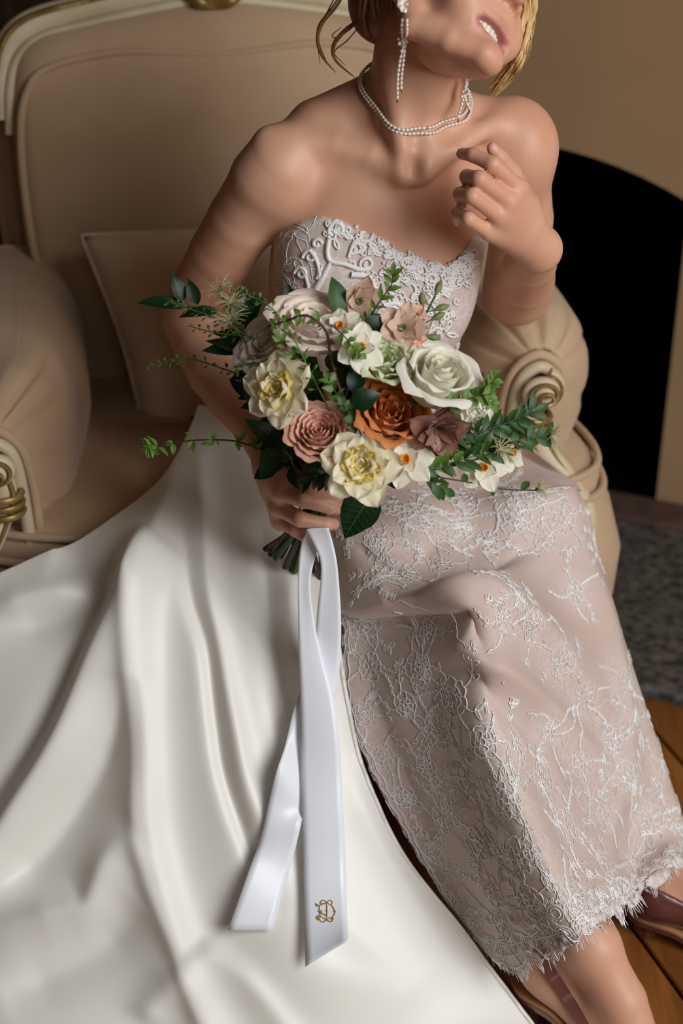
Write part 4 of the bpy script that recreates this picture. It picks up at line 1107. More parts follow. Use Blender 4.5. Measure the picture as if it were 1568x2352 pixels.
# ---- pearls
M_pearl = mat('pearl', srgb(234, 222, 208), .22, srgb(222, 208, 196), 200., spec=.7, coat=.6)
M_shell = mat('mother_of_pearl', srgb(236, 228, 216), .28, srgb(220, 208, 196), 120., spec=.6, coat=.4)
M_goldj = mat('jewellery_gold', srgb(206, 164, 92), .25, metal=1.)
pearl_me = bpy.data.meshes.new('pearl'); _v, _f = sphere_vf((0, 0, 0), (.0019, .0019, .0026), 10, 8)
pearl_me.from_pydata(_v, [], _f); pearl_me.polygons.foreach_set('use_smooth', [True] * len(_f)); pearl_me.materials.append(M_pearl)
def pearl(p, d, parent, s=1.0):
    q = Vector(d).to_track_quat('Z', 'Y'); M = Matrix.Translation(Vector(p)) @ q.to_matrix().to_4x4() @ Matrix.Scale(s, 4)
    o = bpy.data.objects.new('pearl', pearl_me); col.objects.link(o); o.parent = parent; o.matrix_parent_inverse = parent.matrix_basis.inverted(); o.matrix_basis = M
    return o
def string(pts, parent, step=.0050, s=1.0):
    c = catmull(pts, 200); a = np.concatenate([[0], np.linalg.norm(np.diff(c, axis=0), axis=1).cumsum()])
    out = []
    for t in np.arange(step / 2, a[-1], step):
        p = np.array([np.interp(t, a, c[:, k]) for k in range(3)]); q = np.array([np.interp(t + .001, a, c[:, k]) for k in range(3)])
        pearl(p, q - p if np.linalg.norm(q - p) > 1e-6 else (0, 0, 1), parent, s); out.append(p)
    return out
nk = empty('pearl_necklace', P(980, 301, 1.69)); tag(nk, 'double strand pearl necklace around the neck of the woman', 'necklace')
bvS = bvBody
def on_body(x, y, off, Y=None):
    p, n_ = cast(bvS, x, y); return P(x, y, 1.785) if p is None or p[1] > 1.9 else p + n_ * off
def neck_loop(px3, cen, off=0., n=120):
    pl_ = [on_body(x, y, 0.) for x, y in px3]; c0 = P(*cen)
    pn = nrm(np.cross(pl_[1] - pl_[0], pl_[2] - pl_[0])); pn = pn if pn[2] > 0 else -pn; c0 = c0 - pn * ((c0 - pl_[1]) @ pn - off)
    u_ = nrm(pl_[1] - c0); v_ = np.cross(pn, u_); rr = []
    for a in np.linspace(0, 2 * PI, n, endpoint=False):
        d_ = u_ * math.cos(a) + v_ * math.sin(a); rs_ = np.linspace(.02, .085, 66); dv = B.eval(c0 + rs_[:, None] * d_)
        k = np.nonzero(dv > .0022)[0]; rr.append(min(rs_[k[0]] if len(k) else .085, .078))
    rr = np.array(rr)
    for _ in range(5): rr = (np.roll(rr, 1) + rr + np.roll(rr, -1)) / 3
    return np.array([c0 + (u_ * math.cos(a) + v_ * math.sin(a)) * r_ for a, r_ in zip(np.linspace(0, 2 * PI, n, endpoint=False), rr)])
for px3 in ([(832, 186), (980, 301), (1032, 282)], [(838, 174), (980, 289), (1036, 269)]):
    c = neck_loop(px3, (945, 232, 1.765)); string(np.concatenate([c, c[:1]]), nk, .0049)
    tube('thread', c, .0005, M_pearl, nk, 4, True)
def earring(top, label, strands, knot):
    r = empty('pearl_earring', top); tag(r, label, 'earring', None)
    ax = nrm(-FW * .8 + RT * .3 + UPV * .2); M = Vector(ax).to_track_quat('Z', 'Y').to_matrix()
    for k in range(9):                                         # ridged shell flower
        a0 = 2 * PI * k / 9; V = []
        for i in range(6):
            rr = .0015 + .0085 * i / 5
            for j in range(5):
                a = a0 + (j - 2) / 2 * .40; V.append(np.array(top) + np.array(M @ Vector((rr * math.cos(a), rr * math.sin(a), .0035 + .004 * math.sin(i / 5 * 2.6) + .0012 * math.cos((j - 2) * 1.5)))))
        mk('shell_petal', V, grid_faces(6, 5), M_shell, r)
    pearl(np.array(top) + ax * .006, ax, r, 1.1)
    for st in strands:
        ps = string(st, r, .0047, .9)
        e = ps[-1]; tube('gold_tip', [e + np.array([0, 0, -.002]), e + np.array([0, 0, -.0055])], .0009, M_goldj, r, 6)
    for k in range(16): pearl(knot + np.array([rh.gauss(0, .0022), rh.gauss(0, .002), rh.gauss(0, .006)]), (rh.gauss(0, 1), rh.gauss(0, 1), rh.gauss(0, 1)), r, .9)
lobe = to_skin(H(-.074, .004, -.078), .006)[0]
eY = min(lobe[1], 1.70) 
def hang(pts):
    out = []
    for x, y in pts:
        p, n_ = cast(bvS, x, y); Y = eY if p is None else min(eY, p[1] - .006); out.append(P(x, y, Y))
    return out
print('lobe px', project(lobe), lobe)
earring(P(928, 18, eY), 'long pearl drop earring with a shell flower on the shadowed near ear',
        [hang([(924, 42), (922, 70), (926, 100), (918, 140), (913, 180), (912, 226)]), hang([(934, 42), (934, 70), (930, 100), (926, 140), (922, 175), (921, 204)])], hang([(926, 90)])[0])
farY = 1.70
earring(P(1082, 120, farY), 'pearl drop earring hanging behind the jaw over the far shoulder',
        [[P(1072, 165, farY), P(1068, 200, farY), P(1062, 232, farY), P(1050, 274, farY)], [P(1074, 165, farY), P(1068, 205, farY), P(1070, 232, farY), P(1080, 254, farY)]], P(1069, 205, farY))
# ---- shoes
M_pat = mat('dusky_brown_patent', srgb(112, 66, 58), .18, srgb(96, 54, 48), 20., spec=.6, coat=.5)
M_sole = mat('tan_leather', srgb(176, 128, 84), .5)
def shoe_frame(heel, ball):
    d = ball - heel; dh = nrm(d * [1, 1, 0]); s = np.array([dh[1], -dh[0], 0]); return dh, s
def shoe(heel, ball, toe, label):
    dh, s = shoe_frame(heel, ball); 
    r = empty('shoe', (0, 0, 0)); r.parent = person; r.matrix_parent_inverse = person.matrix_basis.inverted()
    r['label'] = label
    hb = heel - np.array([0, 0, .029]); bb = np.array([ball[0], ball[1], .010]); tt = np.array([toe[0], toe[1], .008]) + dh * .02
    cl = catmull([hb - dh * .038, hb, hb + dh * .03 - np.array([0, 0, .002]), (hb + bb) / 2 - np.array([0, 0, .006]), bb, tt], 26)
    wd = np.interp(np.linspace(0, 1, 26), [0, .1, .3, .5, .75, .92, 1], [.012, .025, .027, .026, .038, .030, .010])
    for nm, dz, th, m in (('insole', .0, .003, M_sole), ('sole', -.003, .007, M_pat)):
        V = []
        for p, w_ in zip(cl, wd):
            for a, z in ((-1, 0), (1, 0), (1, -1), (-1, -1)): V.append(p + s * a * (w_ + (.001 if nm == 'sole' else 0)) + np.array([0, 0, dz + z * th]))
        mk(nm, V, grid_faces(26, 4, cv=True) + [(0, 1, 2, 3), (103, 102, 101, 100)], m, r, sharp=40, local=False)
    V = []; nr = 48
    for t in np.linspace(0, 1, 9):                              # fluted block heel
        c = hb * (1 - t) + np.array([hb[0], hb[1], .001]) * t + dh * (.002 * t - .012) - np.array([0, 0, .008 * (1 - t)])
        k = 1 - .30 * math.sin(t * PI * .5) + .10 * max(0, t - .7)
        for q in range(nr):
            a = 2 * PI * q / nr; f = 1 - .05 * (q % 4 == 0)
            V.append(c + dh * .026 * k * f * math.cos(a) + s * .024 * k * f * math.sin(a))
    mk('heel', V, grid_faces(9, nr, cv=True) + [tuple(range(nr)), tuple(8 * nr + i for i in range(nr))[::-1]], M_pat, r, sharp=25)
    return r, dh, s
def strap(pts, w_, r, nrmv):
    c = catmull(pts, 30); V = []
    for i, p in enumerate(c):
        t = nrm(c[min(i + 1, 29)] - c[max(i - 1, 0)]); b = nrm(np.cross(t, nrmv)); n_ = np.cross(b, t)
        for a, z in ((-1, 0), (1, 0), (1, 1), (-1, 1)): V.append(p + b * a * w_ + n_ * z * .0022)
    mk('strap', V, grid_faces(30, 4, cv=True) + [(0, 1, 2, 3), (119, 118, 117, 116)], M_pat, r, sharp=40)
rs, dh, sd = shoe(heel_R, ball_R, toe_R, 'strappy brown patent shoe with fluted heel')
st_ = []
for x, y in ((1250, 2206), (1272, 2240), (1300, 2284), (1326, 2326), (1352, 2372)):
    p, n_ = cast(bvS, x, y); st_.append(P(x, y, 1.315) if p is None or p[1] > 1.42 else p + n_ * .002)
strap(st_, .0062, rs, -FW)
strap([to_skin(ball_R + sd * .035 + dh * .01, .002)[0], to_skin(ball_R + np.array([0, 0, .04]), .002)[0], to_skin(ball_R - sd * .035 + dh * .01, .002)[0]], .008, rs, np.array([0, 0, 1.]))
ls_, dl, sl = shoe(heel_L, ball_L, toe_L, 'brown patent closed-back shoe')
FS = SDF(); FS.p = [q for q in B.p[N_FOOT:N_HEAD] if q[0] == 'ch' and np.linalg.norm(q[1][0] - heel_L) < .16 and np.linalg.norm(q[1][0] - heel_R) > .12]
def lcut(X, d):
    t = (X - heel_L) @ dl
    top = heel_L[2] + .028 - .35 * np.clip(t, 0, .07) + .25 * np.clip(t - .09, 0, .1)
    return np.maximum(np.maximum(d - .0035, X[..., 2] - top), .006 - X[..., 2])
V, Q = FS.mesh(.003, lcut)
up_ = mk_np('upper', V, Q, M_pat, ls_)
# ================================================================== the bouquet: every stem a thing of its own
rb = random.Random(21)
def petal_mat(name, c, c2=None, rough=.55, tr=.22): return mat(name, srgb(*c), rough, srgb(*(c2 or c)), 60., bump=.12, bscale=140, sheen=.2, transl=tr)
M_white = petal_mat('white_petal', (250, 246, 230), (246, 240, 218)); M_blush = petal_mat('blush_petal', (250, 236, 222), (246, 226, 208))
M_cream = petal_mat('cream_petal', (250, 244, 218), (246, 236, 200), tr=.32); M_yel = petal_mat('yellow_petal', (255, 238, 150), (254, 230, 124), .8, tr=.42)
M_orange = petal_mat('orange_rose_petal', (222, 138, 66), (204, 112, 48)); M_pink = petal_mat('dusty_pink_petal', (240, 192, 168), (228, 170, 146))
M_cup = petal_mat('orange_corona', (252, 182, 44), (246, 162, 28)); M_hell = petal_mat('dusky_hellebore', (232, 202, 180), (216, 180, 160)); M_mar = petal_mat('maroon_hellebore', (132, 82, 72), (164, 122, 98), .45)
M_pale = petal_mat('pale_green_petal', (224, 228, 190), (206, 216, 164)); M_peach = petal_mat('peach_petal', (238, 200, 172), (228, 184, 156)); M_bud = petal_mat('bud_green', (140, 150, 92), (120, 134, 76))
M_stem = mat('green_stem', srgb(74, 98, 44), .5, srgb(52, 74, 30), 40.); M_twig = mat('brown_twig', srgb(86, 60, 44), .7, srgb(60, 42, 32), 60., .3, 200); M_stemp = mat('purple_stem', srgb(66, 38, 34), .5, srgb(48, 40, 24), 30.)
M_ldark = mat('dark_glossy_leaf', srgb(28, 58, 30), .30, srgb(18, 42, 22), 30., .2, 60, transl=.08); M_lmid = mat('mid_green_leaf', srgb(62, 98, 44), .42, srgb(46, 80, 34), 30., .2, 60, transl=.15); M_llight = mat('fresh_green_leaf', srgb(112, 146, 62), .45, srgb(88, 124, 48), 40., .15, 60, transl=.22)
M_silk = mat('silky_seed_tail', srgb(206, 198, 160), .5, srgb(184, 180, 130), 40., transl=.2)
GRP = 'flowers and foliage of the bridal bouquet'
def grid_mesh(name, V, nu, nv, m):
    me = bpy.data.meshes.new(name); me.from_pydata([tuple(map(float, v)) for v in V], [], grid_faces(nu, nv)); me.polygons.foreach_set('use_smooth', [True] * len(me.polygons)); me.materials.append(m); me.update(); return me
def child(name, me, root, M=None):
    o = bpy.data.objects.new(name, me); col.objects.link(o); o.parent = root
    if M is not None: o.matrix_local = M
    return o
def bent_petal(L, W, a0, a1, r0=.0, cup=.25, ruff=.0, tip=.5, nu=9, nv=7, notch=0., ph=0.):
    """petal growing from the axis: starts at elevation a0 and bends to a1 (degrees); faces the axis with its inside"""
    V = []; x, z = r0, 0.
    prof = []
    for i in range(nu):
        t = i / (nu - 1); a = math.radians(a0 + (a1 - a0) * t ** 1.2); prof.append((x, z, a, t)); x += L / (nu - 1) * math.cos(a); z += L / (nu - 1) * math.sin(a)
    for x, z, a, t in prof:
        wdt = W * (math.sin(PI * min(1, t ** .75 * .93 + .07)) ** tip * (.35 + .65 * math.sin(PI * min(t, .62) / 1.24)))
        for j in range(nv):
            v = -1 + 2 * j / (nv - 1)
            k = cup * wdt * (v * v); nx, nz = -math.sin(a), math.cos(a)
            rf = ruff * math.sin(v * 6 + ph + t * 3) * t * t
            dx = -notch * (1 - abs(v)) * (t > .95)
            V.append((x + nx * (k + rf) + dx * math.cos(a), wdt * v, z + nz * (k + rf) + dx * math.sin(a)))
    return V
def wrap_petal(prof, half, tw=.0, ruff=0., nu=8, nv=9, ph=0., lip=0.):
    """petal wrapped around the axis; prof = list of (radius, height)"""
    c = catmull(prof, nu); V = []
    for i in range(nu):
        t = i / (nu - 1); h_ = half * (.55 + .45 * math.sin(PI * min(1, .25 + t * .6))) * (1 if t < .75 else 1 - .35 * ((t - .75) / .25) ** 2)
        for j in range(nv):
            v = -1 + 2 * j / (nv - 1); a = h_ * v
            r = c[i][0] * (1 + tw * v) + ruff * math.sin(v * 5 + ph) * t * t; z = c[i][1] - (lip * v * v * t * t) + .6 * ruff * math.cos(v * 7 + ph) * t * t
            V.append((r * math.cos(a), r * math.sin(a), z))
    return V
# stems meet at the hand and fan out below it
BIND = P(722, 1168, 1.552)
tails = [(612, 1262), (622, 1274), (634, 1284), (641, 1268), (652, 1304), (660, 1290), (668, 1312), (676, 1316), (684, 1296), (690, 1322), (712, 1334), (722, 1326), (733, 1338), (738, 1322), (648, 1278), (700, 1318)]
tail_i = [0]
def stem_path(head, n=26):
    k = tail_i[0]; tail_i[0] += 1
    tx, ty = tails[k % len(tails)]; a = k * 2.4; rr = .011 * math.sqrt(((k * 7) % 16 + .5) / 16)
    b = BIND + RT * rr * math.cos(a) + FW * rr * math.sin(a) * .9
    e = P(tx + rb.uniform(-4, 4), ty, 1.592 + rr * math.sin(a) * .8)
    up = b + (b - e) * .5
    return catmull([head, head * .45 + up * .55 + np.array([0, .012, 0]), b, e], n)
def flower(name, label, px, py, Y, face, cat='flower', stem=True, sm=None, sr=.0034):
    """root at the flower's base; face = direction in camera terms (right, up, towards camera)"""
    ax = nrm(hc(*face)); p = P(px, py, Y)
    M = Matrix.Translation(Vector(p)) @ Vector(ax).to_track_quat('Z', 'Y').to_matrix().to_4x4() @ Matrix.Rotation(rb.uniform(0, 6), 4, 'Z')
    r = empty(name, M=M); tag(r, label, cat, GRP)
    bpy.context.view_layer.update()
    if stem:
        pts = stem_path(np.array(p) - ax * .004)
        V, f = tube_vf(pts, sr, 7); Mi = M.inverted(); V = [Mi @ Vector(v) for v in V]
        me = bpy.data.meshes.new('stem'); me.from_pydata([tuple(v) for v in V], [], f); me.polygons.foreach_set('use_smooth', [True] * len(f)); me.materials.append(sm or (M_stem, M_stemp, M_stem, M_lmid)[tail_i[0] % 4]); child('stem', me, r)
    return r
def rose(root, R, m, layers, open_=1.0, ruff=.0012, inner_m=None):
    """layers: list of (count, radius factor, height factor, lean-out)"""
    for li, (n, rf, hf, out) in enumerate(layers):
        for k in range(n):
            r0 = R * rf; h_ = R * hf
            prof = [(r0 * .35, -.15 * R), (r0 * .9, .15 * h_), (r0 * 1.0, .6 * h_), (r0 * (1.0 + out * .45), .92 * h_), (r0 * (1.0 + out), h_ * (1.0 - .22 * out))]
            V = wrap_petal(prof, PI / n * 1.35, .05, ruff * (rb.uniform(.6, 1.4)), ph=rb.uniform(0, 6), lip=R * .10 * out)
            child('petal', grid_mesh('petal', V, 8, 9, inner_m if inner_m and li < 2 else m), root, Matrix.Rotation(2 * PI * k / n + li * .8 + rb.uniform(-.15, .15), 4, 'Z'))
def sepals(root, R, n=5):
    for k in range(n):
        child('sepal', grid_mesh('sepal', bent_petal(R, R * .22, 30, -30, .002, .2), 9, 7, M_lmid), root, Matrix.Translation((0, 0, -.15 * R)) @ Matrix.Rotation(2 * PI * k / n, 4, 'Z'))
def whorl(root, n, L, W, a0, a1, m, name='petal', r0=.002, cup=.25, ruff=.0008, z=0., rot=0., tip=.5, jit=.12, notch=0.):
    for k in range(n):
        V = bent_petal(L * rb.uniform(.92, 1.06), W * rb.uniform(.9, 1.1), a0 + rb.uniform(-8, 8), a1 + rb.uniform(-12, 12), r0, cup, ruff, tip, ph=rb.uniform(0, 6), notch=notch)
        child(name, grid_mesh(name, V, 9, 7, m), root, Matrix.Translation((0, 0, z)) @ Matrix.Rotation(2 * PI * k / n + rot + rb.uniform(-jit, jit), 4, 'Z'))
OPEN5 = [(3, .18, .62, .05), (3, .30, .68, .10), (4, .44, .72, .18), (5, .60, .72, .32), (5, .76, .66, .42)]
GARDEN = [(3, .10, .50, .0), (4, .20, .56, .05), (5, .31, .60, .08), (6, .43, .60, .12), (7, .56, .56, .16), (8, .69, .50, .22), (8, .80, .42, .30)]
BUDR = [(2, .16, 1.0, .02), (3, .26, 1.02, .06), (3, .40, 1.0, .16), (4, .54, .92, .34), (4, .66, .78, .55)]
# --- roses
r = flower('rose', 'dusty pink many-petalled garden rose in the middle of the bouquet', 735, 1003, 1.462, (-.08, .48, 1)); rose(r, .0355, M_pink, GARDEN, ruff=.0007); sepals(r, .03)
r = flower('rose', 'burnt orange ruffled rose beside the dusty pink garden rose', 884, 962, 1.482, (.30, .42, 1)); rose(r, .040, M_orange, OPEN5, ruff=.0022); sepals(r, .03)
r = flower('rose', 'large white half-open rose above the maroon hellebore', 990, 905, 1.485, (.25, .62, .75)); rose(r, .046, M_white, BUDR, ruff=.0012); sepals(r, .03)
r = flower('rose', 'pale blush open rose under a bent brown twig', 712, 780, 1.528, (.15, .75, .8)); rose(r, .046, M_blush, OPEN5, ruff=.0012); sepals(r, .03)
r = flower('rose', 'pale blush rose leaning out next to the feathery seed heads', 640, 812, 1.530, (-.55, .55, .7)); rose(r, .040, M_blush, OPEN5, ruff=.0014); sepals(r, .03)
# --- double daffodils
def double_daffodil(root, R):
    whorl(root, 6, R, R * .44, 18, -6, M_cream, cup=.10, ruff=.0040, tip=.45, jit=.2)
    whorl(root, 6, R * .84, R * .38, 36, 6, M_cream, cup=.16, ruff=.0042, z=.002, rot=.5, tip=.45, jit=.25)
    whorl(root, 9, R * .58, R * .20, 50, 22, M_yel, 'corona_petal', cup=.2, ruff=.0042, z=.003, rot=.2, tip=.3, jit=.3)
    whorl(root, 4, R * .56, R * .24, 62, 40, M_cream, cup=.30, ruff=.0040, z=.004, rot=.9, jit=.4)
    whorl(root, 8, R * .42, R * .17, 72, 40, M_yel, 'corona_petal', cup=.2, ruff=.0040, z=.004, rot=.4, tip=.3, jit=.3)
    whorl(root, 2, R * .40, R * .15, 86, 60, M_cream, cup=.4, ruff=.002, z=.004, jit=.6); core(root, R * .2, M_yel)
def core(root, R, m):
    me = bpy.data.meshes.new('centre'); v_, f_ = sphere_vf((0, 0, R * .5), (R, R, R * .9), 10, 6); me.from_pydata(v_, [], f_); me.polygons.foreach_set('use_smooth', [True] * len(f_)); me.materials.append(m); child('centre', me, root)
r = flower('double_daffodil', 'cream double daffodil with yellow frilled centre just above the big serrated leaf', 826, 1074, 1.430, (.02, .12, 1)); double_daffodil(r, .0425)
r = flower('double_daffodil', 'cream double daffodil with yellow centre tilted next to the forearm', 648, 896, 1.470, (-.42, .05, .95)); double_daffodil(r, .0400)
# --- small narcissi
def narcissus(root, R):
    whorl(root, 6, R, R * .42, 8, -8, M_white, cup=.10, ruff=.0010, tip=.6)
    whorl(root, 4, R * .55, R * .28, 40, 20, M_white, cup=.2, ruff=.0012, rot=.4, z=.0015)
    whorl(root, 6, R * .30, R * .16, 78, 62, M_cup, 'corona_petal', cup=.3, ruff=.0012, z=.001); core(root, R * .10, M_cup)
for lab, x, y, Y, fc, R in (('small white narcissus with orange cup beside the pale green lisianthus', 828, 800, 1.475, (.1, .15, 1), .026),
                            ('half-hidden white narcissus tucked behind another narcissus under the wiry twig', 782, 752, 1.505, (-.2, .4, .9), .022),
                            ('white narcissus with orange cup touching the cream daffodil with the big leaf', 932, 1056, 1.452, (-.15, .05, 1), .030),
                            ('white narcissus resting on the lace lap at the trailing end of the bouquet', 1108, 1072, 1.505, (.0, -.1, 1), .028),
                            ('white narcissus seen from its side behind the green trailing vine', 1170, 1040, 1.535, (.7, .1, .6), .022),
                            ('white narcissus peeping out under the maroon hellebore', 985, 1050, 1.475, (.35, .1, .9), .026)):
    r = flower('narcissus', lab, x, y, Y, fc, sr=.0024); narcissus(r, R)
# --- lisianthus, frilled white flower, hellebores, stocks
r = flower('lisianthus', 'pale green-white frilled lisianthus under the dusky pink hellebore', 880, 842, 1.488, (.2, .45, .9)); rose(r, .030, M_pale, OPEN5, ruff=.0022)
r = flower('lisianthus', 'white flower with ragged frilled petals half hidden by a twiggy branch', 1062, 950, 1.515, (.75, -.1, .55)); rose(r, .030, M_white, OPEN5, ruff=.0030)
def hellebore(root, R, m, m2, a1=10):
    whorl(root, 5, R, R * .42, 30, a1, m, cup=.25, ruff=.0012, tip=.7)
    whorl(root, 5, R * .74, R * .32, 50, 28, m, cup=.3, ruff=.0012, rot=.6, z=.001, tip=.7)
    whorl(root, 8, R * .30, R * .05, 80, 60, m2, 'stamen', cup=.2, ruff=0, nv=7) if False else whorl(root, 8, R * .30, R * .05, 80, 60, m2, 'stamen', cup=.2, ruff=0)
r = flower('hellebore', 'dusky pink double hellebore with open face near the pearly bodice', 922, 758, 1.512, (.05, .25, 1)); hellebore(r, .0290, M_hell, M_bud)
r = flower('hellebore', 'beige hellebore turned on its side against the bodice', 818, 690, 1.560, (.35, -.1, .5)); hellebore(r, .030, M_hell, M_bud, 50)
r = flower('hellebore', 'maroon brown nodding hellebore with curled petals', 1004, 980, 1.462, (.12, -.55, .8), sm=M_stemp); hellebore(r, .036, M_mar, M_mar, -10); whorl(r, 6, .024, .006, 60, 30, M_mar, cup=.4, z=.002)
for lab, x, y, Y, R in (('small peach stock floret above the large white rose', 948, 812, 1.500, .014), ('tiny peach stock floret next to the pale lisianthus', 916, 838, 1.492, .012), ('peach stock floret right below the dusky pink hellebore', 948, 782, 1.512, .013), ('closed pale peach stock bud at the edge of the bodice', 956, 722, 1.530, .010)):
    r = flower('stock_floret', lab, x, y, Y, (.2, .3, .9), stem=False); whorl(r, 5, R, R * .55, 40, 0, M_peach, cup=.2, ruff=.0015); whorl(r, 4, R * .7, R * .4, 65, 30, M_peach, cup=.3, ruff=.0015, rot=.5)
    me = grid_mesh('calyx', wrap_petal([(.001, -R * .8), (R * .3, -R * .3), (R * .35, R * .1)], PI), 8, 9, M_bud); child('calyx', me, r)
# ---------------------------------------------------------------- foliage
def leaf_mesh(L, W, m, bend=.2, fold_=.25, nu=9, nv=5, tipk=1.0, serr=0.):
    V = []
    for i in range(nu):
        t = i / (nu - 1); w_ = W * math.sin(PI * t ** .85) ** .9 * (1 - .12 * t) + .0002
        if serr: w_ *= 1 + serr * (i % 2)
        z0 = bend * L * t * (1 - t) * 1.6 - bend * L * .5 * t * t
        for j in range(nv):
            v = -1 + 2 * j / (nv - 1); V.append((L * t, w_ * v, z0 + fold_ * w_ * abs(v) + .04 * w_ * math.sin(t * 20) * abs(v)))
    return grid_mesh('leaf', V, nu, nv, m)
LM = {}
def leaf_mats(p, d, up, roll=0.):
    x = nrm(d); u = np.asarray(up, float); y = np.cross(u, x); y = nrm(y); z = np.cross(x, y)
    M = Matrix(((x[0], y[0], z[0], p[0]), (x[1], y[1], z[1], p[1]), (x[2], y[2], z[2], p[2]), (0, 0, 0, 1)))
    return M @ Matrix.Rotation(roll, 4, 'X')
def world_child(o, root, M):
    o.parent = root; o.matrix_parent_inverse = root.matrix_basis.inverted(); o.matrix_basis = M
def add_leaf(root, p, d, L, W, m, up=None, roll=0., bend=.2, serr=0., fold_=.25):
    key = (round(L / W, 1), m.name, bend, serr, fold_)
    if key not in LM: LM[key] = leaf_mesh(1.0, W / L, m, bend, fold_, nu=13 if serr else 9, serr=serr)
    o = bpy.data.objects.new('leaf', LM[key]); col.objects.link(o)
    world_child(o, root, leaf_mats(p, d, -FW + UPV * .3 if up is None else up, roll) @ Matrix.Scale(L, 4)); return o
def dpx(dx, dy, dz=0.): return RT * dx - UPV * dy - FW * dz         # a direction given as pixels right, down and towards the camera
def sprig(name, label, path, L, W, m, sm, n, sr=.0011, ang=.8, both=False, start=.1, bend=.2, cat='sprig', terminal=True, fresh=None, jl=.25, droop=0.):
    pts = catmull([P(*q) for q in path], 40); r = empty(name, pts[0]); tag(r, label, cat, GRP)
    tube('stem', pts, np.linspace(sr, sr * .5, 40), sm, r, 6)
    for k in range(n):
        t = start + (1 - start) * (k + .5) / n; i = min(38, int(t * 39)); tan = nrm(pts[i + 1] - pts[i]); side = nrm(np.cross(tan, -FW))
        for sg in ((-1, 1) if both else ((-1) ** k,)):
            a = ang * rb.uniform(.7, 1.3); d = tan * math.cos(a) + side * sg * math.sin(a) - FW * rb.uniform(-.25, .45) + np.array([0, 0, -droop])
            add_leaf(r, pts[i], d, L * rb.uniform(1 - jl, 1 + jl), W, fresh if fresh and rb.random() < .4 else m, roll=rb.uniform(-.7, .7), bend=bend)
    if terminal: add_leaf(r, pts[-1], nrm(pts[-1] - pts[-3]), L, W, m, roll=rb.uniform(-.5, .5), bend=bend)
    return r
def single_leaf(name, label, x, y, Y, dx, dy, dz, L, W, m, roll=0., bend=.2, serr=0., tx=None, fold_=.25):
    p = P(x, y, Y); d = dpx(dx, dy, dz); r = empty(name, p); tag(r, label, 'leaf', GRP)
    add_leaf(r, p, d, L, W, m, roll=roll, bend=bend, serr=serr, fold_=fold_)
    e = p - nrm(d) * .012; V = [p + nrm(d) * L * .05, p, e * .6 + p * .4 + FW * .004, e + FW * .02]
    tube('stalk', V, .0009, M_stem, r, 6)
    if serr or L > .045:
        z = leaf_mats(p, d, -FW + UPV * .3, roll); pts = [z @ Vector((L * t, 0, bend * L * t * (1 - t) * 1.6 - bend * L * .5 * t * t + .0006)) for t in np.linspace(0, .95, 10)]
        tube('midrib', [tuple(q) for q in pts], np.linspace(.0011, .0003, 10), M_lmid, r, 5)
        if serr:
            for t in np.linspace(.15, .8, 7):
                for sg in (-1, 1):
                    f_ = lambda s: (L * (t + .10 * s), sg * W * .70 * s * math.sin(PI * t ** .85) ** .8, bend * L * t * (1 - t) * 1.6 - bend * L * .5 * t * t + fold_ * W * .70 * s * math.sin(PI * t ** .85) + .0005)
                    tube('vein', [tuple(z @ Vector(f_(s))) for s in (0, .35, .7, .95)], .0004, M_lmid, r, 4)
    return r
single_leaf('camellia_leaf', 'large glossy serrated leaf hanging below the cream daffodil', 862, 1128, 1.462, -.55, .8, .12, .060, .0235, M_ldark, .25, .12, .03, fold_=.12)
single_leaf('camellia_leaf', 'dark glossy leaf right behind the small narcissus with daffodil beside it', 880, 1100, 1.475, .55, -.15, .1, .034, .016, M_ldark, .2)
single_leaf('ruscus_leaf', 'long dark shiny leaf pointing out over the forearm below the tilted daffodil', 652, 1036, 1.500, -.72, -.62, .1, .054, .0130, M_ldark, .2, .15)
single_leaf('ruscus_leaf', 'dark shiny leaf overlapped by another leaf beside the dusty pink rose', 664, 1046, 1.506, -.35, -.85, .1, .046, .0125, M_ldark, -.4, .2)
single_leaf('ruscus_leaf', 'pointed dark leaf with pale sheen lying over the wrist', 650, 1034, 1.490, -.62, .70, .3, .040, .0135, M_ldark, .3, .35)
single_leaf('round_leaf', 'round dark leaf in front of the orange rose', 806, 930, 1.452, .9, -.35, .2, .032, .0130, M_ldark, .2, .2)
single_leaf('round_leaf', 'upright dark leaf beneath the small orange-cupped narcissus', 812, 905, 1.470, .15, -1, .1, .036, .0105, M_ldark, .1, .15)
single_leaf('round_leaf', 'round dark leaf between the hellebore and the small narcissus', 834, 765, 1.508, .9, -.5, .1, .030, .0125, M_ldark, .2, .2)
single_leaf('bright_leaf', 'bright green upright leaf against the lace bodice', 776, 722, 1.535, -.12, -1, .1, .040, .0125, M_lmid, .4, .25)
single_leaf('upright_leaf', 'narrow dark leaf standing up against the side of the bodice', 668, 728, 1.585, -.1, -1, .0, .038, .0085, M_ldark, .1, .1)
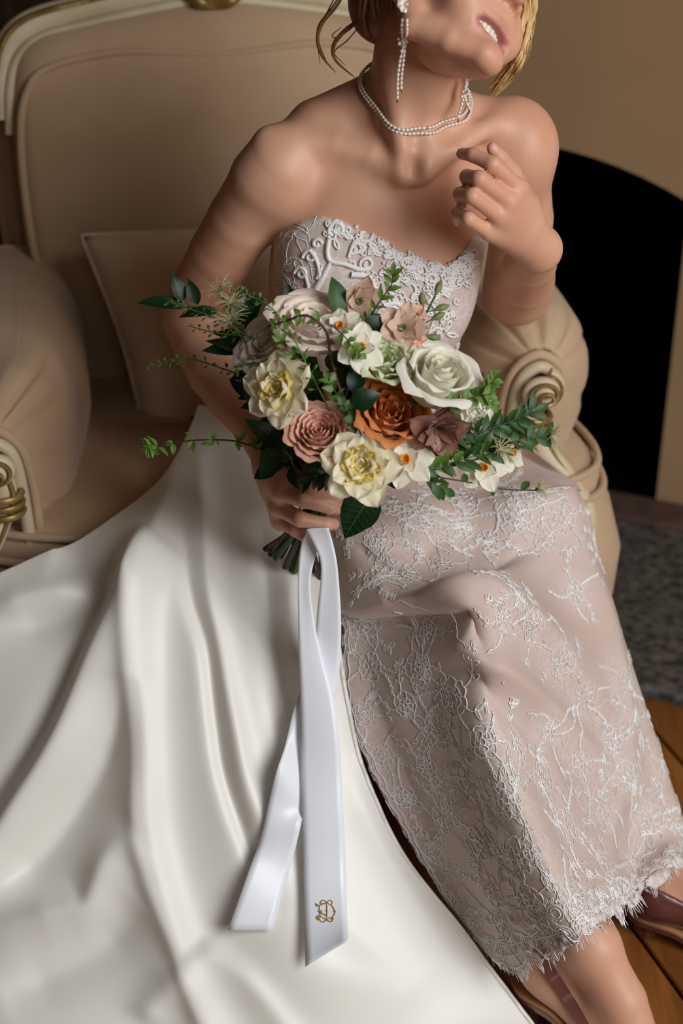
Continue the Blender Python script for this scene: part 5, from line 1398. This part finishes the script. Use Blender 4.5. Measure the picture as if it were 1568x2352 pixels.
# dark ruscus branches on the left and in the heart of the bouquet
def ruscus(label, path, leaves, m=M_ldark):
    pts = catmull([P(*q) for q in path], 30); r = empty('ruscus_sprig', pts[0]); tag(r, label, 'sprig', GRP); tube('stem', pts, .0013, M_stem, r, 6)
    for (x, y, Y, dx, dy, L, W, roll) in leaves: add_leaf(r, P(x, y, Y), dpx(dx, dy, rb.uniform(-.1, .3)), L, W, m, roll=roll, bend=.2)
ruscus('dark ruscus sprig crossing the elbow with long pointed leaves', [(600, 800, 1.55), (540, 740, 1.565), (480, 710, 1.58), (430, 706, 1.59)],
       [(432, 706, 1.59, -1, -.12, .056, .0085, .1), (420, 696, 1.59, -.35, -1, .034, .0085, .3), (455, 700, 1.588, -.35, -.9, .030, .0080, -.2), (505, 716, 1.58, -1, .1, .045, .0075, .2), (545, 742, 1.57, .35, -1, .036, .0075, .2), (560, 760, 1.57, .5, -.9, .038, .0080, -.2), (590, 790, 1.56, -1, -.3, .050, .0090, .2), (560, 700, 1.585, .9, -.3, .024, .006, 0)])
ruscus('dark ruscus sprig below the leaning blush rose', [(620, 880, 1.54), (590, 830, 1.55), (560, 800, 1.56)],
       [(585, 822, 1.55, -1, -.4, .056, .0095, .3), (570, 800, 1.56, -1, .05, .050, .0085, -.2), (608, 905, 1.545, -1, .15, .030, .008, .1), (610, 930, 1.545, -1, .1, .028, .0075, .1), (600, 860, 1.55, -.9, .1, .035, .008, .2), (600, 850, 1.552, -.8, .6, .032, .007, .1)])
heart = [(700, 900), (760, 900), (790, 860), (730, 850), (690, 960), (770, 940), (850, 860), (620, 960), (690, 1060), (780, 1030), (730, 1060), (930, 1010), (905, 900), (860, 1010), (960, 1040), (700, 840), (610, 870), (800, 800)]
FILL = ['deep green filler sprig between the tilted daffodil and the dusty pink rose', 'deep green filler sprig above the dusty pink rose', 'deep green filler sprig below the small orange-cupped narcissus', 'deep green filler sprig under the blush rose', 'deep green filler sprig hugging the dusty pink rose', 'deep green filler sprig between the dusty pink and orange roses', 'deep green filler sprig under the pale lisianthus', 'deep green filler sprig at the forearm beneath the tilted daffodil', 'deep green filler sprig just above the knuckles', 'deep green filler sprig tucked behind the lower cream daffodil', 'deep green filler sprig between the pink rose and the hand', 'deep green filler sprig under the orange rose and maroon hellebore']
for k in range(12):                                             # filler branches deep between the blooms
    x, y = heart[k]; 
    lv = []
    for q in range(9):
        a = rb.uniform(0, 2 * PI); lv.append((x + rb.gauss(0, 26), y + rb.gauss(0, 26), 1.525 + rb.uniform(-.02, .03), math.cos(a), math.sin(a) - .3, rb.uniform(.024, .042), rb.uniform(.0065, .011), rb.uniform(-.8, .8)))
    ruscus(FILL[k], [(x, y, 1.53), (x * .6 + 722 * .4, y * .6 + 1168 * .4, 1.55), (722, 1160, 1.553)], lv, M_ldark if k % 3 else M_lmid)
# fresh twigs with small leaves
def tuft_twig(label, path, spots, L, W, m):
    pts = catmull([P(*q) for q in path], 60); r = empty('budding_twig', pts[0]); tag(r, label, 'sprig', GRP); tube('stem', pts, np.linspace(.0012, .0007, 60), M_twig, r, 6)
    for t, n_ in spots:
        i = min(58, int(t * 59)); tan = nrm(pts[i + 1] - pts[i]); up_ = nrm(np.cross(tan, FW))
        for k in range(n_):
            a = rb.uniform(-2.6, 2.6) if t < .97 else rb.uniform(-1.6, 1.6)
            add_leaf(r, pts[i], tan * math.cos(a) + up_ * math.sin(a) - FW * rb.uniform(-.2, .5), L * rb.uniform(.6, 1.25), W, m, roll=rb.uniform(-.9, .9), bend=.3)
        if t < .97: tube('side_shoot', [pts[i], pts[i] + up_ * .004 * rb.choice([-1, 1]) + tan * .002], .0006, M_twig, r, 5)
tuft_twig('thin horizontal twig with fresh green leaf tufts reaching past the forearm', [(660, 1060, 1.50), (590, 1030, 1.515), (530, 1012, 1.525), (440, 1012, 1.535), (360, 1027, 1.54), (340, 1030, 1.54)],
          [(.1, 2), (.22, 4), (.36, 5), (.50, 4), (.60, 4), (.70, 5), (.80, 4), (.92, 6), (.99, 7)], .0135, .0030, M_llight)
sprig('budding_twig', 'bent brown twig arching over the blush rose', [(800, 940, 1.475), (775, 880, 1.476), (760, 820, 1.478), (748, 760, 1.474), (705, 725, 1.476), (655, 738, 1.49), (615, 750, 1.50)], .010, .0034, M_llight, M_twig, 4, .0021, .8, True, .55, terminal=False)
sprig('budding_twig', 'upright leafy twig standing in front of the bodice lace', [(815, 770, 1.52), (845, 735, 1.525), (870, 695, 1.53), (898, 655, 1.54), (902, 628, 1.54)], .0135, .0032, M_llight, M_twig, 7, .0012, .8, True, .1)
sprig('budding_twig', 'dark twig with pale round leaves over the small narcissus', [(760, 745, 1.47), (790, 772, 1.462), (812, 800, 1.46), (826, 812, 1.46)], .0095, .0036, M_llight, M_twig, 5, .0009, .9, True, .2)
sprig('budding_twig', 'slender green twig in front of the tilted daffodil and the blush rose', [(690, 830, 1.475), (655, 800, 1.472), (640, 775, 1.472)], .011, .0034, M_llight, M_twig, 3, .0008, .8, True, .1)
sprig('budding_twig', 'short fresh twig between the dusty pink rose and the narcissus', [(800, 1000, 1.47), (790, 940, 1.462), (770, 900, 1.458), (755, 870, 1.46)], .012, .0036, M_llight, M_stem, 5, .0008, .8, True, .1)
sprig('budding_twig', 'brown twig with bright leaves pointing up beside the white rose', [(940, 1000, 1.455), (1010, 945, 1.450), (1070, 915, 1.455), (1110, 900, 1.46), (1135, 870, 1.465)], .0125, .0042, M_llight, M_twig, 10, .0013, .85, True, .3)
sprig('budding_twig', 'tuft of bright leaves on a forked twig over the white rose', [(1000, 960, 1.452), (1060, 925, 1.448), (1110, 905, 1.45), (1130, 930, 1.452)], .012, .004, M_llight, M_twig, 6, .001, .9, True, .2)
# trailing vine on the right
sprig('jasmine_vine', 'trailing vine with narrow mid-green leaves reaching over the chair arm', [(960, 1010, 1.47), (1040, 1005, 1.475), (1110, 990, 1.485), (1180, 965, 1.50), (1225, 945, 1.51)], .0205, .0042, M_lmid, M_stemp, 13, .0011, .8, True, .15)
sprig('jasmine_vine', 'trailing vine of green leaves with a silky seed head at its tip', [(950, 1040, 1.468), (1040, 1030, 1.47), (1130, 1020, 1.48), (1200, 1010, 1.495), (1262, 1000, 1.51)], .0195, .0045, M_lmid, M_stem, 12, .0010, .8, True, .1, terminal=False)
sprig('jasmine_vine', 'drooping leafy vine between the two lap narcissi', [(945, 1085, 1.452), (1010, 1070, 1.456), (1080, 1050, 1.462), (1140, 1035, 1.475)], .0210, .0048, M_lmid, M_stem, 8, .0010, .75, True, .1, fresh=M_llight, terminal=False)
sprig('jasmine_vine', 'long thin wiry stem lying on the lace lap with few leaves', [(950, 1088, 1.458), (1030, 1100, 1.478), (1090, 1110, 1.50), (1160, 1124, 1.53), (1232, 1126, 1.555)], .0200, .0048, M_lmid, M_stem, 4, .0010, .8, False, .0, terminal=False)
sprig('jasmine_vine', 'upright leafy vine behind the ragged white flower', [(1040, 1030, 1.50), (1070, 980, 1.51), (1090, 930, 1.52), (1100, 890, 1.525)], .0175, .0042, M_lmid, M_stem, 7, .0010, .8, True, .1, fresh=M_llight)
sprig('jasmine_vine', 'mid-green vine with oval leaves above the lap narcissus', [(1030, 1040, 1.49), (1100, 1010, 1.50), (1160, 985, 1.515), (1200, 980, 1.525)], .0185, .0046, M_lmid, M_stem, 9, .0010, .85, True, .1)
sprig('jasmine_vine', 'leafy trail hanging down under the serrated leaf side of the lap', [(950, 1090, 1.452), (985, 1105, 1.455), (1015, 1122, 1.46)], .0210, .0050, M_lmid, M_stem, 3, .0009, .6, True, .2)
sprig('jasmine_vine', 'small dark leaves dangling over the knuckles', [(748, 1060, 1.505), (730, 1080, 1.50), (716, 1100, 1.497)], .0200, .0042, M_ldark, M_stem, 2, .0009, .7, True, .4)
sprig('jasmine_vine', 'pair of dark narrow leaves beside the lower daffodil petals', [(755, 1075, 1.47), (748, 1090, 1.468)], .0210, .0045, M_ldark, M_stem, 1, .0009, .35, True, .5)
sprig('jasmine_vine', 'thin green tendril with folded leaves beside the orange rose', [(830, 1000, 1.455), (812, 965, 1.452), (790, 930, 1.452)], .0120, .0048, M_lmid, M_stem, 3, .0009, .8, True, .1)
# pennycress sprays: wiry stems set with tiny pods
pod_v, pod_f = sphere_vf((0, 0, 0), (.0021, .0009, .0030), 8, 6)
pod_me = bpy.data.meshes.new('seed_pod'); pod_me.from_pydata(pod_v, [], pod_f); pod_me.polygons.foreach_set('use_smooth', [True] * len(pod_f)); pod_me.materials.append(M_llight)
def pennycress(label, path, n, ln=.008):
    pts = catmull([P(*q) for q in path], 50); r = empty('pennycress_spray', pts[0]); tag(r, label, 'sprig', GRP); tube('stem', pts, np.linspace(.0010, .0005, 50), M_llight, r, 6)
    for k in range(n):
        t = .12 + .88 * (k + .5) / n; i = min(48, int(t * 49)); tan = nrm(pts[i + 1] - pts[i]); a = k * 2.4
        s1 = nrm(np.cross(tan, FW)); s2 = np.cross(tan, s1); d = nrm(tan * .55 + s1 * math.cos(a) + s2 * math.sin(a)); e = pts[i] + d * ln * (1.15 - .5 * t)
        tube('pedicel', [pts[i], e], .00030, M_llight, r, 4)
        o = bpy.data.objects.new('seed_pod', pod_me); col.objects.link(o); world_child(o, r, Matrix.Translation(Vector(e)) @ Vector(d).to_track_quat('Z', 'Y').to_matrix().to_4x4() @ Matrix.Scale(rb.uniform(.8, 1.15) * (1.1 - .3 * t), 4))
pennycress('wiry pennycress spray arching up over the blush rose with tiny pods', [(760, 950, 1.47), (715, 860, 1.468), (675, 780, 1.468), (628, 712, 1.48), (575, 680, 1.495), (530, 666, 1.505)], 44)
pennycress('pennycress spray with round green pods lying over the elbow', [(600, 790, 1.53), (540, 755, 1.54), (480, 725, 1.55), (430, 708, 1.555), (385, 692, 1.56)], 30)
pennycress('slim pennycress tip pointing out past the elbow', [(600, 880, 1.56), (520, 850, 1.575), (440, 825, 1.585), (390, 830, 1.59), (338, 842, 1.595)], 30, .006)
pennycress('short pennycress spray beneath the elbow sprays', [(560, 770, 1.545), (500, 765, 1.55), (430, 748, 1.56)], 16, .006)
pennycress('small pennycress spray nestled beside the tilted daffodil', [(610, 820, 1.50), (570, 838, 1.505), (535, 856, 1.51)], 16, .006)
# clematis seed heads
def seed_head(label, x, y, Y, face, R, stemp, n=34):
    ax = nrm(hc(*face)); p = P(x, y, Y); r = empty('clematis_seed_head', p); tag(r, label, 'seed head', GRP)
    tube('stem', [P(*q) for q in stemp], .0009, M_stem, r, 6, n=16)
    s1 = nrm(np.cross(ax, FW + UPV * .3)); s2 = np.cross(ax, s1)
    for k in range(n):
        a = k * 2.4; sp = .25 + .95 * math.sqrt((k + .5) / n); d = nrm(ax + sp * (s1 * math.cos(a) + s2 * math.sin(a)))
        L_ = R * rb.uniform(.8, 1.2); cur = nrm(np.cross(d, ax)) * rb.uniform(-.3, .3) * L_ + (s1 * math.cos(a) + s2 * math.sin(a)) * L_ * .30 - UPV * L_ * .25 * rb.random() + ax * (-.3 * L_ * rb.random())
        tube('seed_tail', [p, p + d * L_ * .35, p + d * L_ * .75 + cur * .35, p + d * L_ + cur], [.0009, .0005, .00038, .00018], M_silk, r, 4, n=10)
    mb = MB().add(*sphere_vf(p, .0028, 8, 6)); mb.build('seed_core', M_bud, r)
seed_head('silky seed head, topmost of the three beside the upper arm', 506, 674, 1.535, (-.3, .7, .5), .018, [(506, 676, 1.535), (530, 720, 1.54), (590, 800, 1.55)])
seed_head('silky seed head, middle one of the three beside the upper arm', 528, 702, 1.530, (.2, .6, .7), .018, [(528, 704, 1.53), (545, 740, 1.54), (590, 800, 1.55)])
seed_head('silky seed head, lowest of the three beside the upper arm', 528, 740, 1.522, (.0, .7, .7), .019, [(528, 742, 1.522), (555, 775, 1.53), (605, 830, 1.54)])
seed_head('pale feathery seed head between the green vines over the lap', 1140, 1036, 1.468, (.6, .4, .6), .019, [(1138, 1038, 1.468), (1060, 1066, 1.462), (955, 1086, 1.455)])
seed_head('feathery seed head sticking out in front of the dark fireplace', 1260, 1000, 1.510, (.75, -.1, .5), .018, [(1258, 1001, 1.51), (1180, 1016, 1.495), (1100, 1028, 1.48)])
seed_head('small feathery seed head at the end of the wiry stem on the lap', 1234, 1124, 1.553, (.7, .35, .6), .013, [(1232, 1126, 1.555), (1160, 1124, 1.53), (1100, 1112, 1.505)])
seed_head('faint small seed head behind the pale feathery one', 1186, 1028, 1.50, (.5, .3, .7), .012, [(1184, 1030, 1.50), (1120, 1040, 1.49)], 22)
# lisianthus buds on one stalk
r = empty('bud_stalk', P(965, 760, 1.535)); tag(r, 'pale green stalk with several closed buds against the bodice', 'sprig', GRP)
tube('stalk', [P(955, 790, 1.525), P(972, 735, 1.535), P(986, 705, 1.54), P(1000, 678, 1.545)], .0014, M_lmid, r, 6, n=16)
for x, y, bx, by in ((1002, 672, 998, 682), (970, 700, 972, 735), (995, 732, 975, 742), (984, 773, 962, 770), (1003, 710, 984, 716)):
    a = P(bx, by, 1.537); b = P(x, y, 1.54); d = nrm(b - a); tube('bud_stalklet', [a, b], .0007, M_lmid, r, 5)
    o_ = [b - d * .002, b + d * .004, b + d * .009, b + d * .014]; tube('bud', o_, [.0015, .0040, .0038, .0008], M_bud, r, 8, n=12)
r = empty('dry_pod', P(757, 880, 1.47)); tag(r, 'small grey wrinkled dry pod upright in the heart of the bouquet', 'pod', GRP)
tube('pod_body', [P(752, 918, 1.49), P(752, 895, 1.478), P(760, 868, 1.470), P(768, 858, 1.468)], [.003, .0052, .0062, .002], mat('dry_pod', srgb(150, 136, 112), .8, srgb(96, 84, 66), 120., .6, 200), r, 9, n=20)
tube('pod_stem', [P(752, 916, 1.49), P(745, 960, 1.51)], .0018, M_twig, r, 6)
# ================================================================== satin ribbon with monogram
M_rib = satin_mat('white_satin_ribbon', srgb(240, 243, 250), .34)
M_mono = mat('gold_embroidery', srgb(188, 138, 62), .5, srgb(164, 112, 44), 300., .4, 500)
rbn = empty('ribbon', P(725, 1215, 1.51)); tag(rbn, 'white satin ribbon with long tails tied around the flower stems', 'ribbon')
def over_train(x, y, off, Ymax):
    p, n_ = cast(bvT, x, y)
    return min(Ymax, p[1] - off) if p is not None else Ymax
def ribbon_strip(name, rows, n=90, wave=.003):
    """rows: left edge px, right edge px, py left, py right, greatest Y, gap over the cloth"""
    c = catmull(rows, n); V = []; nv = 7
    for k, (xl, yl, xr, yr, Y, off) in enumerate(c):
        ys = min(over_train(xl, yl, off, Y), over_train(xr, yr, off, Y), over_train((xl + xr) / 2, (yl + yr) / 2, off, Y))
        for j in range(nv):
            t = j / (nv - 1); V.append(P(xl + (xr - xl) * t, yl + (yr - yl) * t, ys))
    V = np.array(V).reshape(n, nv, 3)
    for _ in range(6): V[1:-1] = (V[:-2] + V[1:-1] * 2 + V[2:]) / 4
    tt = np.linspace(0, 1, n)[:, None]
    V[..., 1] += wave * np.sin(tt * 17) + .0015 * np.sin(np.linspace(0, PI, nv)[None] + tt * 5)
    o = mk_np(name, V.reshape(-1, 3), np.array(grid_faces(n, nv)), M_rib, rbn)
    o.modifiers.new('thickness', 'SOLIDIFY').thickness = .0007
    return o, V
# tail that swings left behind the other
t1, G1 = ribbon_strip('ribbon_tail', [(702, 1216, 754, 1213, 1.507, .02), (718, 1250, 764, 1250, 1.503, .02), (738, 1300, 775, 1302, 1.50, .02), (728, 1400, 783, 1410, 1.497, .02), (722, 1470, 782, 1500, 1.492, .016), (700, 1560, 772, 1600, 1.478, .012), (672, 1640, 735, 1690, 1.46, .010), (655, 1712, 697, 1760, 1.445, .009),
                  (632, 1780, 696, 1850, 1.43, .009), (600, 1920, 690, 1905, 1.41, .008), (575, 1990, 660, 2020, 1.39, .008), (524, 2130, 624, 2136, 1.37, .006)])
t2, G2 = ribbon_strip('ribbon_tail', [(704, 1222, 734, 1216, 1.514, .02), (690, 1260, 730, 1262, 1.512, .02), (684, 1330, 712, 1330, 1.505, .02), (684, 1400, 721, 1420, 1.498, .02), (685, 1480, 738, 1500, 1.484, .020), (688, 1600, 766, 1600, 1.462, .016), (690, 1720, 781, 1710, 1.440, .014),
                  (693, 1850, 788, 1850, 1.418, .013), (696, 1980, 794, 1980, 1.396, .012), (699, 2110, 797, 2100, 1.37, .011), (701, 2214, 800, 2158, 1.35, .009)])
# turns around the stems inside the fist
axd = nrm(BIND - P(660, 1290, 1.59)); s1 = nrm(np.cross(axd, FW)); s2 = np.cross(axd, s1)
for k, (o_, wd) in enumerate(((-.004, .012), (-.030, .012))):
    V = []
    for a in np.linspace(0, 2 * PI, 28, endpoint=False):
        for z in (-.5, -.2, .2, .5): V.append(BIND + axd * (o_ + z * wd) + (s1 * math.cos(a) + s2 * math.sin(a)) * (.0165 + .0008 * math.sin(3 * a + k)))
    mk('ribbon_wrap', V, grid_faces(28, 4, cu=True), M_rib, rbn)
# monogram
Z = lambda q: (680 + q[0] / 10.23, 2020 + q[1] / 10.23)
strokes = [[(715, 580), (727, 660), (722, 740), (726, 830), (720, 905)],
           [(640, 598), (590, 600), (568, 550), (620, 490), (680, 508), (720, 548), (770, 500), (820, 492), (852, 545), (822, 605), (775, 578), (720, 560), (660, 572), (622, 560), (600, 575)],
           [(822, 605), (862, 650), (890, 710), (920, 765), (888, 850), (858, 885)],
           [(858, 885), (876, 940), (830, 1000), (775, 990), (720, 955), (650, 1002), (590, 990), (545, 930), (542, 865), (580, 880)],
           [(580, 885), (650, 912), (720, 938), (790, 905), (840, 905), (848, 945), (815, 950)],
           [(455, 565), (490, 635), (520, 612), (555, 618), (546, 700), (556, 800), (580, 885)], [(470, 575), (500, 600), (530, 618)],
           [(520, 845), (475, 900), (490, 925), (530, 945)], [(520, 850), (528, 910), (515, 965)], [(600, 725), (590, 780), (620, 822), (655, 815), (700, 858)], [(575, 770), (600, 795), (615, 760)],
           [(870, 770), (905, 745), (935, 760)], [(690, 745), (724, 740), (742, 752)], [(520, 745), (548, 752), (568, 740)]]
bvR = BVHTree.FromPolygons([tuple(v) for v in G2.reshape(-1, 3)], grid_faces(90, 7))
mono = MB()
for s_ in strokes:
    c = catmull([Z(q) for q in s_], 30); out = []
    for x, y in c:
        p, n_ = cast(bvR, x, y)
        if p is not None: out.append(p + n_ * .0007)
    if len(out) > 2: mono.add(*tube_vf(out, .00055, 5))
mo = mono.build('monogram', M_mono, t2); mo['label'] = 'gold embroidered monogram D'
